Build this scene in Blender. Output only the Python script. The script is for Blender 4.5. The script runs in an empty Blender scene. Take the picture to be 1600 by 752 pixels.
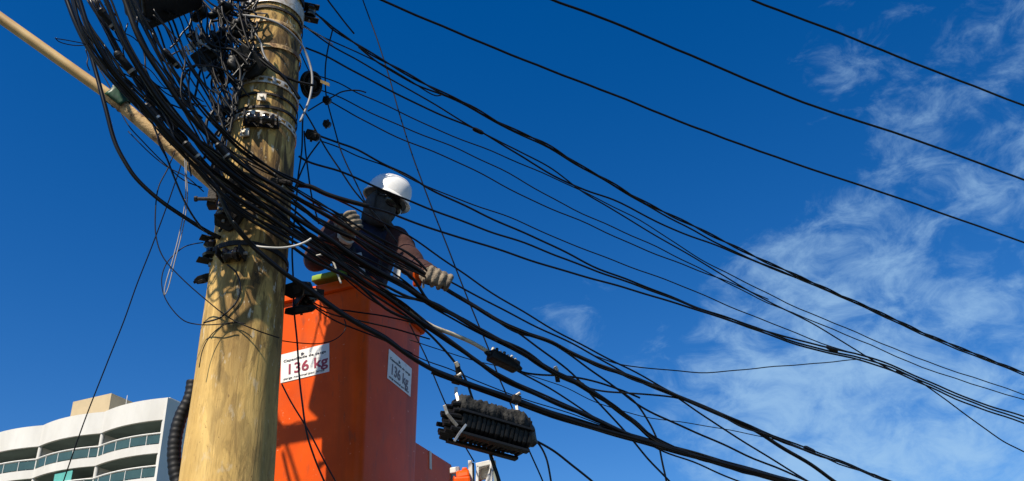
import bpy, bmesh, math, random
import numpy as np
from mathutils import Vector, Matrix
random.seed(7)
rng = np.random.default_rng(7)
R_ = math.radians
S = bpy.context.scene
COL = S.collection

# ------------------------------------------------------------------ camera
PITCH, ROLL = R_(30), R_(3.8)
FPX, IW, IH = 1400.0, 1600.0, 752.0
CAM = np.array([0, 0, 1.6])
F_ = np.array([0, math.cos(PITCH), math.sin(PITCH)])
R0 = np.array([1., 0, 0]); U0 = np.array([0, -math.sin(PITCH), math.cos(PITCH)])
RR = math.cos(ROLL) * R0 - math.sin(ROLL) * U0
UU = math.sin(ROLL) * R0 + math.cos(ROLL) * U0
cam = bpy.data.cameras.new('camera'); camo = bpy.data.objects.new('camera', cam); COL.objects.link(camo)
cam.sensor_width = 36; cam.lens = 36 * FPX / IW; cam.clip_start = 0.05; cam.clip_end = 5000
m = Matrix.Identity(4)
for i, v in enumerate((RR, UU, -F_)):
    for j in range(3): m[j][i] = v[j]
for j in range(3): m[j][3] = CAM[j]
camo.matrix_world = m
S.camera = camo

# ------------------------------------------------------------------ sun, sky, exposure
SUN_AZ, SUN_EL = 209.5, 48.8            # azimuth clockwise from +Y (the view direction)
to_sun = Vector((math.sin(R_(SUN_AZ)) * math.cos(R_(SUN_EL)), math.cos(R_(SUN_AZ)) * math.cos(R_(SUN_EL)), math.sin(R_(SUN_EL))))
sl = bpy.data.lights.new('sun', 'SUN'); sl.energy = 5.0; sl.angle = R_(0.53); sl.color = (1.0, 0.90, 0.74)
so = bpy.data.objects.new('sun', sl); COL.objects.link(so); so.location = (-20, -20, 40)
so.rotation_euler = to_sun.to_track_quat('Z', 'Y').to_euler()
S.view_settings.view_transform = 'Standard'; S.view_settings.look = 'None'
S.view_settings.exposure = 0.45; S.view_settings.gamma = 1.0; S.view_settings.use_curve_mapping = False

W = bpy.data.worlds.new('World'); S.world = W; W.use_nodes = True
nt = W.node_tree; nt.nodes.clear()
def N(t, **k):
    n = nt.nodes.new(t)
    for a, b in k.items(): setattr(n, a, b)
    return n
L = lambda a, b: nt.links.new(a, b)
out = N('ShaderNodeOutputWorld'); bg = N('ShaderNodeBackground'); L(bg.outputs[0], out.inputs[0])
sky = N('ShaderNodeTexSky'); sky.sky_type = 'NISHITA'; sky.sun_disc = False
sky.sun_elevation = R_(SUN_EL); sky.sun_rotation = R_(SUN_AZ)
sky.air_density = 1.0; sky.dust_density = 0.15; sky.ozone_density = 2.2; sky.altitude = 300
hs = N('ShaderNodeHueSaturation'); hs.inputs['Saturation'].default_value = 1.435; hs.inputs['Value'].default_value = 1.11; hs.inputs['Hue'].default_value = 0.5105
L(sky.outputs[0], hs.inputs['Color'])
bg.inputs['Strength'].default_value = 0.085
# thin broken cloud, laid on a flat cloud deck (direction / height), thicker towards one bearing
tc = N('ShaderNodeTexCoord'); sep = N('ShaderNodeSeparateXYZ'); L(tc.outputs['Generated'], sep.inputs[0])
def M(op, a, b=None, c=None):
    n = N('ShaderNodeMath', operation=op)
    for i, v in enumerate((a, b, c)):
        if v is None: continue
        if isinstance(v, (int, float)): n.inputs[i].default_value = v
        else: L(v, n.inputs[i])
    return n.outputs[0]
zz = M('ADD', M('MAXIMUM', sep.outputs[2], 0.0), 0.12)
cx = M('DIVIDE', sep.outputs[0], zz); cy = M('DIVIDE', sep.outputs[1], zz)
cmb = N('ShaderNodeCombineXYZ'); L(cx, cmb.inputs[0]); L(cy, cmb.inputs[1])
def noise(scale, det, rough, dist, off=(0, 0, 0), stretch=(1, 1, 1), rot=0):
    mp = N('ShaderNodeMapping'); L(tc.outputs['Generated'], mp.inputs[0])
    mp.inputs['Location'].default_value = off; mp.inputs['Scale'].default_value = stretch; mp.inputs['Rotation'].default_value = (0, 0, R_(rot))
    n = N('ShaderNodeTexNoise'); L(mp.outputs[0], n.inputs['Vector'])
    n.inputs['Scale'].default_value = scale; n.inputs['Detail'].default_value = det
    n.inputs['Roughness'].default_value = rough; n.inputs['Distortion'].default_value = dist
    return n.outputs['Fac']
n1 = noise(6.2, 9, 0.60, 0.4, (3.1, 1.7, 0), (1.0, 1.0, 1.7), 20)
n2 = noise(17, 8, 0.66, 0.6, (7.3, 2.2, 0), (1, 1, 1.6), -25)
def bump(az, el, lo, hi):
    d = (math.sin(R_(az)) * math.cos(R_(el)), math.cos(R_(az)) * math.cos(R_(el)), math.sin(R_(el)))
    vd = N('ShaderNodeVectorMath', operation='DOT_PRODUCT'); L(tc.outputs['Generated'], vd.inputs[0]); vd.inputs[1].default_value = d
    mr = N('ShaderNodeMapRange', interpolation_type='SMOOTHSTEP'); L(vd.outputs['Value'], mr.inputs[0])
    mr.inputs[1].default_value = math.cos(R_(lo)); mr.inputs[2].default_value = math.cos(R_(hi))
    return mr.outputs[0]
mask = M('MAXIMUM', bump(22, 15, 20, 6), M('MULTIPLY', bump(33, 23, 18, 4), 0.74))
mask = M('MAXIMUM', mask, M('MULTIPLY', bump(39, 35, 21, 3), 0.72))
mask = M('MAXIMUM', mask, M('MULTIPLY', bump(4.5, 25, 5, 0.5), 0.58))
mask = M('MAXIMUM', mask, M('MULTIPLY', bump(80, 25, 45, 10), 0.85))     # unseen cloud added to the right and behind, for white fill light
mask = M('MAXIMUM', mask, M('MULTIPLY', bump(140, 35, 48, 10), 0.85))  # more unseen cloud added behind the view for the same fill
dens = M('ADD', M('MULTIPLY', n1, 0.50), M('MULTIPLY', n2, 0.50))
dens = M('ADD', dens, M('MULTIPLY', M('SUBTRACT', mask, 0.70), 0.36))
mr = N('ShaderNodeMapRange', interpolation_type='SMOOTHSTEP'); L(dens, mr.inputs[0]); mr.inputs[1].default_value = 0.445; mr.inputs[2].default_value = 0.73
cl = M('MULTIPLY', mr.outputs[0], 0.66)
mix = N('ShaderNodeMix', data_type='RGBA'); L(cl, mix.inputs[0]); L(hs.outputs[0], mix.inputs[6]); mix.inputs[7].default_value = (3.5, 5.5, 7.6, 1)
L(mix.outputs[2], bg.inputs['Color'])

# ------------------------------------------------------------------ geometry helpers
def ray(x, y): return F_ + (x - 800) / FPX * RR - (y - 376) / FPX * UU
def at(x, y, Y):
    v = ray(x, y); return CAM + v * (Y / v[1])
def unit(v): v = np.asarray(v, float); return v / np.linalg.norm(v)
def azd(a): return np.array([math.sin(R_(a)), math.cos(R_(a)), 0.0])
v = ray(388.5, 420); POLE = CAM + v * (4.5 / math.hypot(v[0], v[1])); POLE[2] = 0
def on_plane(x, y, p0, n):
    v = ray(x, y); return CAM + v * (np.dot(np.asarray(p0) - CAM, n) / np.dot(v, n))
def street(x, y, off=0.0, az=62.0):
    """point seen at photo x,y on a vertical plane through the pole along the street (off metres behind the pole axis)"""
    n = np.array([-math.cos(R_(az)), math.sin(R_(az)), 0]); return on_plane(x, y, POLE + n * off, n)
def span(x, y, off=0.0, az=62.0, k=0.2, xk=425.0):
    if x >= xk: return street(x, y, off, az)
    n = np.array([-math.cos(R_(az)), math.sin(R_(az)), 0])
    v0 = ray(xk, y); s0 = np.dot(POLE + n * off - CAM, n) / np.dot(v0, n)
    return CAM + ray(x, y) * (s0 * (1 - k * (xk - x) / 300.0))

def spline(pts, n=5):
    P = np.array(pts, float)
    if len(P) < 3:
        t = np.linspace(0, 1, n * 3 + 1)[:, None]; return P[0] * (1 - t) + P[1] * t
    P = np.vstack([2 * P[0] - P[1], P, 2 * P[-1] - P[-2]])
    out = []
    for i in range(1, len(P) - 2):
        p0, p1, p2, p3 = P[i - 1:i + 3]
        # centripetal parametrisation
        d = [max(np.linalg.norm(b - a), 1e-6) ** 0.5 for a, b in ((p0, p1), (p1, p2), (p2, p3))]
        t0, t1 = 0, d[0]; t2 = t1 + d[1]; t3 = t2 + d[2]
        for t in np.linspace(t1, t2, n, endpoint=False):
            A1 = (t1 - t) / (t1 - t0) * p0 + (t - t0) / (t1 - t0) * p1
            A2 = (t2 - t) / (t2 - t1) * p1 + (t - t1) / (t2 - t1) * p2
            A3 = (t3 - t) / (t3 - t2) * p2 + (t - t2) / (t3 - t2) * p3
            B1 = (t2 - t) / (t2 - t0) * A1 + (t - t0) / (t2 - t0) * A2
            B2 = (t3 - t) / (t3 - t1) * A2 + (t - t1) / (t3 - t1) * A3
            out.append((t2 - t) / (t2 - t1) * B1 + (t - t1) / (t2 - t1) * B2)
    out.append(P[-2]); return np.array(out)

class MB:
    def __init__(s): s.v = []; s.f = []; s.n = 0
    def add(s, V, Fc):
        V = np.asarray(V, float); s.v.append(V); s.f += [tuple(i + s.n for i in f) for f in Fc]; s.n += len(V); return s
    def tube(s, path, r, sides=8, cap=True, flat=None):
        P = np.asarray(path, float); n = len(P)
        r = np.full(n, r) if np.isscalar(r) else np.asarray(r, float)
        T = np.gradient(P, axis=0); T /= np.linalg.norm(T, axis=1)[:, None] + 1e-12
        a = np.array([0, 0, 1.]) if abs(T[0][2]) < 0.9 else np.array([1., 0, 0])
        u = unit(np.cross(T[0], a)); V = []
        th = np.linspace(0, 2 * np.pi, sides, endpoint=False)
        for i in range(n):
            u = u - T[i] * np.dot(u, T[i]); u = unit(u); w = np.cross(T[i], u)
            V += [P[i] + r[i] * (math.cos(t) * u + math.sin(t) * w) for t in th]
        Fc = []
        for i in range(n - 1):
            for j in range(sides):
                k = (j + 1) % sides
                Fc.append((i * sides + j, i * sides + k, (i + 1) * sides + k, (i + 1) * sides + j))
        if cap: Fc += [tuple(range(sides))[::-1], tuple((n - 1) * sides + j for j in range(sides))]
        return s.add(V, Fc)
    def box(s, c, size, ax=None, taper=1.0):
        ax = np.eye(3) if ax is None else np.array(ax)
        V = []
        for z in (-.5, .5):
            t = taper if z > 0 else 1
            for (x, y) in ((-.5, -.5), (.5, -.5), (.5, .5), (-.5, .5)):
                V.append(np.asarray(c) + ax[0] * x * size[0] * t + ax[1] * y * size[1] * t + ax[2] * z * size[2])
        return s.add(V, [(3, 2, 1, 0), (4, 5, 6, 7), (0, 1, 5, 4), (1, 2, 6, 5), (2, 3, 7, 6), (3, 0, 4, 7)])
    def ell(s, c, size, ax=None, seg=14, rings=8, zmin=-1.0):
        ax = np.eye(3) if ax is None else np.array(ax)
        V = []; 
        ph = np.linspace(math.asin(max(zmin, -.999)), math.pi / 2 * .995, rings)
        for p in ph:
            for t in np.linspace(0, 2 * np.pi, seg, endpoint=False):
                V.append(np.asarray(c) + ax[0] * size[0] * math.cos(p) * math.cos(t) + ax[1] * size[1] * math.cos(p) * math.sin(t) + ax[2] * size[2] * math.sin(p))
        Fc = [(i * seg + j, i * seg + (j + 1) % seg, (i + 1) * seg + (j + 1) % seg, (i + 1) * seg + j) for i in range(rings - 1) for j in range(seg)]
        Fc += [tuple(range(seg))[::-1], tuple((rings - 1) * seg + j for j in range(seg))]
        return s.add(V, Fc)
    def lathe(s, c, prof, ax=None, seg=14):
        ax = np.eye(3) if ax is None else np.array(ax); V = []
        for (r, z) in prof:
            for t in np.linspace(0, 2 * np.pi, seg, endpoint=False):
                V.append(np.asarray(c) + ax[0] * r * math.cos(t) + ax[1] * r * math.sin(t) + ax[2] * z)
        n = len(prof)
        Fc = [(i * seg + j, i * seg + (j + 1) % seg, (i + 1) * seg + (j + 1) % seg, (i + 1) * seg + j) for i in range(n - 1) for j in range(seg)]
        Fc += [tuple(range(seg))[::-1], tuple((n - 1) * seg + j for j in range(seg))]
        return s.add(V, Fc)
    def prism(s, poly, d):
        """polygon (3-D points) extruded by vector d"""
        P = np.array(poly, float); n = len(P); V = np.vstack([P, P + np.asarray(d)])
        return s.add(V, [tuple(range(n))[::-1], tuple(range(n, 2 * n))] + [(i, (i + 1) % n, n + (i + 1) % n, n + i) for i in range(n)])
    def build(s, name, mat, parent=None, smooth=False, bevel=0.0, loc=None):
        V = np.vstack(s.v)
        me = bpy.data.meshes.new(name)
        off = np.zeros(3) if loc is None else np.asarray(loc, float)
        me.from_pydata((V - off).tolist(), [], s.f); me.update()
        bm = bmesh.new(); bm.from_mesh(me)
        bmesh.ops.recalc_face_normals(bm, faces=bm.faces)
        if bevel > 0:
            ed = [e for e in bm.edges if len(e.link_faces) == 2 and e.calc_face_angle(0) > 0.6]
            bmesh.ops.bevel(bm, geom=ed, offset=bevel, segments=2, affect='EDGES', profile=0.6)
        bm.to_mesh(me); bm.free()
        if smooth:
            me.polygons.foreach_set('use_smooth', [True] * len(me.polygons))
            if smooth == 'auto': me.set_sharp_from_angle(angle=R_(38))
        me.materials.append(mat)
        o = bpy.data.objects.new(name, me); COL.objects.link(o); o.location = off
        if parent is not None:
            o.parent = parent; o.matrix_parent_inverse = parent.matrix_basis.inverted()
        return o
def fuse(mb, name, mat, parent, voxel=0.012, smooth=4):
    """one continuous skin over everything in mb"""
    o = mb.build(name, mat, None)
    md = o.modifiers.new('fuse', 'REMESH'); md.mode = 'VOXEL'; md.voxel_size = voxel
    ms = o.modifiers.new('soft', 'SMOOTH'); ms.factor = 0.5; ms.iterations = smooth
    dg = bpy.context.evaluated_depsgraph_get(); dg.update()
    me = bpy.data.meshes.new_from_object(o.evaluated_get(dg)); me.name = name
    o.modifiers.clear(); o.data = me
    me.polygons.foreach_set('use_smooth', [True] * len(me.polygons))
    if not me.materials: me.materials.append(mat)
    if parent is not None: o.parent = parent; o.matrix_parent_inverse = parent.matrix_basis.inverted()
    return o
def limb(mb, pts, rs, n=5, sides=12):
    P = spline(pts, n); t = np.linspace(0, len(pts) - 1, len(P)); r = np.interp(t, range(len(pts)), rs)
    mb.tube(P, r, sides)
    mb.ell(P[0], (rs[0],) * 3, seg=sides); mb.ell(P[-1], (rs[-1],) * 3, seg=sides)
def empty(name, loc, az=0.0):
    o = bpy.data.objects.new(name, None); COL.objects.link(o); o.empty_display_size = 0.1
    o.matrix_basis = Matrix.Translation(Vector(loc)) @ Matrix.Rotation(-R_(az), 4, 'Z'); return o
def tag(o, label, cat, group=None, kind=None):
    if label: o['label'] = label
    if cat: o['category'] = cat
    if group: o['group'] = group
    if kind: o['kind'] = kind
    return o

# ------------------------------------------------------------------ materials
def mat(name, col, rough=0.6, metal=0.0, var=0.25, scale=8.0, bump=0.0, stretch=(1, 1, 1), col2=None, spec=0.5, detail=6, bscale=None, coords='Object', t=(0.35, 0.7)):
    mt = bpy.data.materials.new(name); mt.use_nodes = True; nt = mt.node_tree; b = nt.nodes['Principled BSDF']
    tc = nt.nodes.new('ShaderNodeTexCoord'); mp = nt.nodes.new('ShaderNodeMapping'); mp.inputs['Scale'].default_value = stretch
    nt.links.new(tc.outputs[coords], mp.inputs[0])
    n = nt.nodes.new('ShaderNodeTexNoise'); n.inputs['Scale'].default_value = scale; n.inputs['Detail'].default_value = detail; n.inputs['Roughness'].default_value = 0.62
    nt.links.new(mp.outputs[0], n.inputs['Vector'])
    rp = nt.nodes.new('ShaderNodeValToRGB'); rp.color_ramp.elements[0].position = t[0]; rp.color_ramp.elements[1].position = t[1]
    c2 = col2 if col2 else tuple(c * (1 - var) for c in col)
    rp.color_ramp.elements[0].color = (*c2, 1); rp.color_ramp.elements[1].color = (*col, 1)
    nt.links.new(n.outputs['Fac'], rp.inputs[0]); nt.links.new(rp.outputs[0], b.inputs['Base Color'])
    b.inputs['Roughness'].default_value = rough; b.inputs['Metallic'].default_value = metal; b.inputs['Specular IOR Level'].default_value = spec
    if bump:
        n2 = nt.nodes.new('ShaderNodeTexNoise'); n2.inputs['Scale'].default_value = bscale or scale * 4; n2.inputs['Detail'].default_value = 5
        nt.links.new(mp.outputs[0], n2.inputs['Vector'])
        bp = nt.nodes.new('ShaderNodeBump'); bp.inputs['Strength'].default_value = bump; bp.inputs['Distance'].default_value = 0.01
        nt.links.new(n2.outputs['Fac'], bp.inputs['Height']); nt.links.new(bp.outputs[0], b.inputs['Normal'])
    return mt
def mixnode(nt, fac, a, b):
    n = nt.nodes.new('ShaderNodeMix'); n.data_type = 'RGBA'
    for s, v in ((0, fac), (6, a), (7, b)):
        if hasattr(v, 'links'): nt.links.new(v, n.inputs[s])
        elif isinstance(v, tuple): n.inputs[s].default_value = (*v, 1)
        else: n.inputs[s].default_value = v
    return n.outputs[2]
MT = {}
MT['cable'] = mat('black_cable_sheath', (0.005, 0.005, 0.0055), 0.33, var=0.55, scale=9, spec=0.26)
MT['cable_dusty'] = mat('dusty_cable_sheath', (0.013, 0.012, 0.010), 0.5, var=0.7, scale=14, spec=0.25)
MT['cable_thin'] = mat('thin_wire_sheath', (0.005, 0.005, 0.006), 0.5, var=0.3, scale=9, spec=0.2)
MT['grey_wire'] = mat('grey_wire_sheath', (0.30, 0.30, 0.30), 0.55, var=0.35, scale=12)
MT['white_pvc'] = mat('white_pvc', (0.62, 0.60, 0.54), 0.5, var=0.3, scale=15)
MT['beige_sleeve'] = mat('beige_sleeve', (0.58, 0.50, 0.36), 0.55, col2=(0.16, 0.11, 0.06), scale=18, t=(0.3, 0.5))
MT['black_plastic'] = mat('black_plastic', (0.007, 0.007, 0.0075), 0.5, var=0.5, scale=20, bump=0.2, bscale=60, spec=.3)
MT['dusty_plastic'] = mat('dusty_black_plastic', (0.032, 0.031, 0.027), 0.85, col2=(0.007, 0.007, 0.007), scale=22, bump=1.0, bscale=38, t=(0.42, 0.72))
MT['rubber'] = mat('ribbed_black_pipe', (0.008, 0.008, 0.009), 0.55, var=0.4, scale=10, spec=.35)
MT['galv'] = mat('galvanised_steel', (0.55, 0.55, 0.54), 0.42, 0.75, col2=(0.28, 0.25, 0.21), scale=25)
MT['strap'] = mat('bright_steel_strap', (0.72, 0.70, 0.64), 0.5, 0.2, col2=(0.36, 0.28, 0.18), scale=30)
MT['darksteel'] = mat('dark_rusty_steel', (0.028, 0.020, 0.015), 0.65, 0.3, col2=(0.008, 0.007, 0.006), scale=30, bump=0.4)
MT['porcelain'] = mat('dark_porcelain', (0.016, 0.013, 0.012), 0.18, var=0.4, scale=10)
MT['arm'] = mat('beige_arm_paint', (0.66, 0.455, 0.19), 0.5, col2=(0.46, 0.28, 0.10), scale=6)
MT['arm_rust'] = mat('rusted_arm', (0.62, 0.41, 0.18), 0.7, col2=(0.15, 0.065, 0.024), scale=16, bump=0.4, t=(0.36, 0.52))
MT['green'] = mat('green_tape', (0.010, 0.075, 0.028), 0.45, var=0.5, scale=25)
MT['white'] = mat('white_paint', (0.76, 0.75, 0.72), 0.5, col2=(0.58, 0.56, 0.52), scale=7)
MT['grey_plate'] = mat('grey_green_plate', (0.22, 0.25, 0.22), 0.6, var=0.3, scale=12)
MT['stripe'] = mat('pale_decal', (0.72, 0.66, 0.54), 0.5, scale=20)
MT['skin'] = mat('skin', (0.30, 0.17, 0.11), 0.5, var=0.15, scale=14)
MT['balaclava'] = mat('grey_knit', (0.062, 0.062, 0.064), 0.9, var=0.3, scale=40, bump=0.5, bscale=160)
MT['lens'] = mat('dark_lens', (0.006, 0.006, 0.007), 0.15, var=0.1)
MT['navy'] = mat('navy_cloth', (0.008, 0.012, 0.042), 0.9, var=0.35, scale=22, bump=0.5, bscale=60)
MT['orange_cloth'] = mat('orange_cloth', (0.045, 0.011, 0.008), 0.9, var=0.35, scale=14, bump=0.5, bscale=50)
MT['hivis'] = mat('hivis_cloth', (0.26, 0.40, 0.04), 0.8, var=0.25, scale=12)
MT['reflective'] = mat('reflective_tape', (0.50, 0.50, 0.48), 0.5, var=0.25, scale=30)
MT['glove'] = mat('worn_leather_glove', (0.25, 0.20, 0.14), 0.85, col2=(0.075, 0.06, 0.045), scale=26, bump=0.5, bscale=80, t=(0.36, 0.6))
MT['helmet'] = mat('white_helmet_shell', (0.78, 0.78, 0.77), 0.28, var=0.12, scale=8)
MT['black_web'] = mat('black_webbing', (0.012, 0.012, 0.013), 0.8)
MT['sticker'] = mat('worn_white_sticker', (0.80, 0.79, 0.76), 0.45, col2=(0.45, 0.43, 0.40), scale=16, t=(0.28, 0.42))
MT['ink_red'] = mat('red_ink', (0.36, 0.018, 0.05), 0.5, col2=(0.22, 0.03, 0.06), scale=30)
MT['ink_dark'] = mat('dark_ink', (0.05, 0.045, 0.06), 0.5)
MT['ink_maroon'] = mat('faded_ink', (0.20, 0.15, 0.16), 0.5)
# orange fibreglass with scuffs
def orange(name, base, dull):
    mt = mat(name, base, 0.42, spec=.14, col2=dull, scale=3.2, bump=0.06, bscale=9, t=(0.25, 0.6)); nt = mt.node_tree
    b = nt.nodes['Principled BSDF']; src = b.inputs['Base Color'].links[0].from_socket
    n = nt.nodes.new('ShaderNodeTexNoise'); n.inputs['Scale'].default_value = 34; n.inputs['Detail'].default_value = 7
    mp = nt.nodes.new('ShaderNodeMapping'); mp.inputs['Scale'].default_value = (1, 1, .22)
    tc = nt.nodes.new('ShaderNodeTexCoord'); nt.links.new(tc.outputs['Object'], mp.inputs[0]); nt.links.new(mp.outputs[0], n.inputs['Vector'])
    rp = nt.nodes.new('ShaderNodeValToRGB'); rp.color_ramp.elements[0].position = .62; rp.color_ramp.elements[1].position = .78
    nt.links.new(n.outputs['Fac'], rp.inputs[0])
    sc = nt.nodes.new('ShaderNodeMath'); sc.operation = 'MULTIPLY'; sc.inputs[1].default_value = .6; nt.links.new(rp.outputs[0], sc.inputs[0])
    c = mixnode(nt, sc.outputs[0], src, (0.16, 0.06, 0.035))
    for (scl, st, lo, hi, k, colr, lc) in ((7, (1, 1, .06), .56, .74, .42, (0.24, 0.045, 0.012), (2, 5, 1)), (60, (1, .25, .9), .68, .72, .55, (0.80, 0.36, 0.20), (4, 1, 6)), (2.6, (1, 1, .6), .5, .7, .35, (0.42, 0.11, 0.045), (8, 2, 2))):
        mp2 = nt.nodes.new('ShaderNodeMapping'); mp2.inputs['Scale'].default_value = st; mp2.inputs['Location'].default_value = lc; nt.links.new(tc.outputs['Object'], mp2.inputs[0])
        n2 = nt.nodes.new('ShaderNodeTexNoise'); n2.inputs['Scale'].default_value = scl; n2.inputs['Detail'].default_value = 6; nt.links.new(mp2.outputs[0], n2.inputs['Vector'])
        m2 = nt.nodes.new('ShaderNodeMapRange'); m2.interpolation_type = 'SMOOTHSTEP'; nt.links.new(n2.outputs['Fac'], m2.inputs[0])
        m2.inputs[1].default_value = lo; m2.inputs[2].default_value = hi; m2.inputs[4].default_value = k
        c = mixnode(nt, m2.outputs[0], c, colr)
    nt.links.new(c, b.inputs['Base Color'])
    return mt
MT['orange'] = orange('orange_fibreglass', (0.74, 0.088, 0.003), (0.56, 0.060, 0.003))
# weathered pole: ochre, vertical grain, brown run-off streaks and black grime
def pole_mat():
    mt = bpy.data.materials.new('weathered_pole'); mt.use_nodes = True; nt = mt.node_tree; b = nt.nodes['Principled BSDF']
    tc = nt.nodes.new('ShaderNodeTexCoord')
    def nz(scale, st, det=7, dist=0.0, lo=.4, hi=.6, loc=(0, 0, 0)):
        mp = nt.nodes.new('ShaderNodeMapping'); mp.inputs['Scale'].default_value = st; mp.inputs['Location'].default_value = loc
        nt.links.new(tc.outputs['Object'], mp.inputs[0])
        n = nt.nodes.new('ShaderNodeTexNoise'); n.inputs['Scale'].default_value = scale; n.inputs['Detail'].default_value = det
        n.inputs['Roughness'].default_value = .65; n.inputs['Distortion'].default_value = dist; nt.links.new(mp.outputs[0], n.inputs['Vector'])
        mr = nt.nodes.new('ShaderNodeMapRange'); mr.interpolation_type = 'SMOOTHSTEP'; nt.links.new(n.outputs['Fac'], mr.inputs[0])
        mr.inputs[1].default_value = lo; mr.inputs[2].default_value = hi; return mr.outputs[0], n.outputs['Fac']
    base, _ = nz(5, (1, 1, .35), 8, .3, .3, .7)
    c = mixnode(nt, base, (0.74, 0.515, 0.19), (0.57, 0.37, 0.115))
    gr, graw = nz(24, (1, 1, .10), 8, .8, .42, .66)
    def sc(s, k):
        n = nt.nodes.new('ShaderNodeMath'); n.operation = 'MULTIPLY'; nt.links.new(s, n.inputs[0])
        if hasattr(k, 'links'): nt.links.new(k, n.inputs[1])
        else: n.inputs[1].default_value = k
        return n.outputs[0]
    c = mixnode(nt, sc(gr, .24), c, (0.36, 0.21, 0.065))
    st, _ = nz(9, (1, 1, .14), 7, 1.0, .40, .54, (3, 1, 0))
    # the stained zone below the fittings: a band of heights where tint and streaks are strongest
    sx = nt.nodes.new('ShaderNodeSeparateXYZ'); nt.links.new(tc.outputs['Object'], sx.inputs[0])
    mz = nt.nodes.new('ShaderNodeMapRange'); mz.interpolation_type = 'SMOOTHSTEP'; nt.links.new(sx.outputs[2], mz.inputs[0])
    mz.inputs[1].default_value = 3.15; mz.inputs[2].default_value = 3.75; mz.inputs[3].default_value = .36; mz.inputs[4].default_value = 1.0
    mx = nt.nodes.new('ShaderNodeMapRange'); mx.interpolation_type = 'SMOOTHSTEP'; nt.links.new(sx.outputs[0], mx.inputs[0])   # tint and streaks stronger towards the right of the view
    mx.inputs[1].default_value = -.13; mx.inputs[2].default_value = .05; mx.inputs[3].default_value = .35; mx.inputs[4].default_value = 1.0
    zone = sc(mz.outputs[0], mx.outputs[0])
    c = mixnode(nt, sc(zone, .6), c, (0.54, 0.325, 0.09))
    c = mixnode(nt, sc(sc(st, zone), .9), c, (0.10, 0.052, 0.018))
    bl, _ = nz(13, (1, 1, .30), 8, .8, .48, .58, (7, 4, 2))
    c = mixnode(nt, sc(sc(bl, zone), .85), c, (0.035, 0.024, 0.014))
    cr, crn = nz(26, (1, 1, .035), 4, 1.2, .4, .6, (5, 5, 1))
    ab = nt.nodes.new('ShaderNodeMath'); ab.operation = 'SUBTRACT'; nt.links.new(crn, ab.inputs[0]); ab.inputs[1].default_value = .5
    ab2 = nt.nodes.new('ShaderNodeMath'); ab2.operation = 'ABSOLUTE'; nt.links.new(ab.outputs[0], ab2.inputs[0])
    cm = nt.nodes.new('ShaderNodeMapRange'); nt.links.new(ab2.outputs[0], cm.inputs[0]); cm.inputs[1].default_value = .004; cm.inputs[2].default_value = .014; cm.inputs[3].default_value = .38; cm.inputs[4].default_value = 0
    c = mixnode(nt, cm.outputs[0], c, (0.20, 0.115, 0.04))
    sp_, _ = nz(46, (1, 1, .6), 3, 0, .66, .72, (1, 3, 8))
    c = mixnode(nt, sc(sp_, .7), c, (0.14, 0.08, 0.03))
    mo, _ = nz(3.2, (1, 1, .5), 5, .6, .45, .68, (9, 1, 4))
    c = mixnode(nt, sc(mo, .35), c, (0.40, 0.25, 0.075))
    pl, _ = nz(30, (1, 1, .35), 5, .3, .60, .67, (2, 9, 5))
    c = mixnode(nt, sc(sc(pl, mz.outputs[0]), .8), c, (0.62, 0.54, 0.40))
    nt.links.new(c, b.inputs['Base Color']); b.inputs['Roughness'].default_value = .85; b.inputs['Specular IOR Level'].default_value = .3
    bp = nt.nodes.new('ShaderNodeBump'); bp.inputs['Strength'].default_value = .55; bp.inputs['Distance'].default_value = .012
    nt.links.new(graw, bp.inputs['Height']); nt.links.new(bp.outputs[0], b.inputs['Normal'])
    return mt
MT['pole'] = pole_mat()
MT['facade'] = mat('white_render', (0.68, 0.67, 0.64), 0.85, col2=(0.55, 0.535, 0.50), scale=.35, stretch=(1, 1, .4), bump=.1)
MT['beige_wall'] = mat('beige_render', (0.52, 0.41, 0.25), 0.85, col2=(0.42, 0.33, 0.20), scale=.5)
MT['soffit'] = mat('grey_green_soffit', (0.16, 0.22, 0.205), .85, var=.3, scale=.6)
MT['glass'] = mat('green_window_glass', (0.045, 0.080, 0.072), 0.12, var=.3, scale=.6)
MT['curtain'] = mat('pale_curtain', (0.34, 0.36, 0.33), .9, col2=(.2, .22, .2), scale=3, stretch=(6, 6, .2))
MT['glass_light'] = mat('lighter_window_glass', (0.09, 0.15, 0.14), .12, var=.3, scale=.6)
MT['rail_glass'] = mat('green_rail_glass', (0.055, 0.105, 0.098), 0.12, var=.25, scale=.8)
MT['teal'] = mat('teal_awning', (0.10, 0.42, 0.38), .8, var=.2, scale=1)
MT['asphalt'] = mat('asphalt', (0.046, 0.045, 0.044), .9, var=.3, scale=2.5, bump=.4, bscale=60)
MT['ground'] = mat('dark_green_ground', (0.030, 0.046, 0.016), .95, var=.35, scale=.2)  # unseen ground, dark green chosen to keep red bounce light low
MT['paving'] = mat('concrete_paving', (0.13, 0.125, 0.115), .9, var=.3, scale=1.3, bump=.3)

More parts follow.
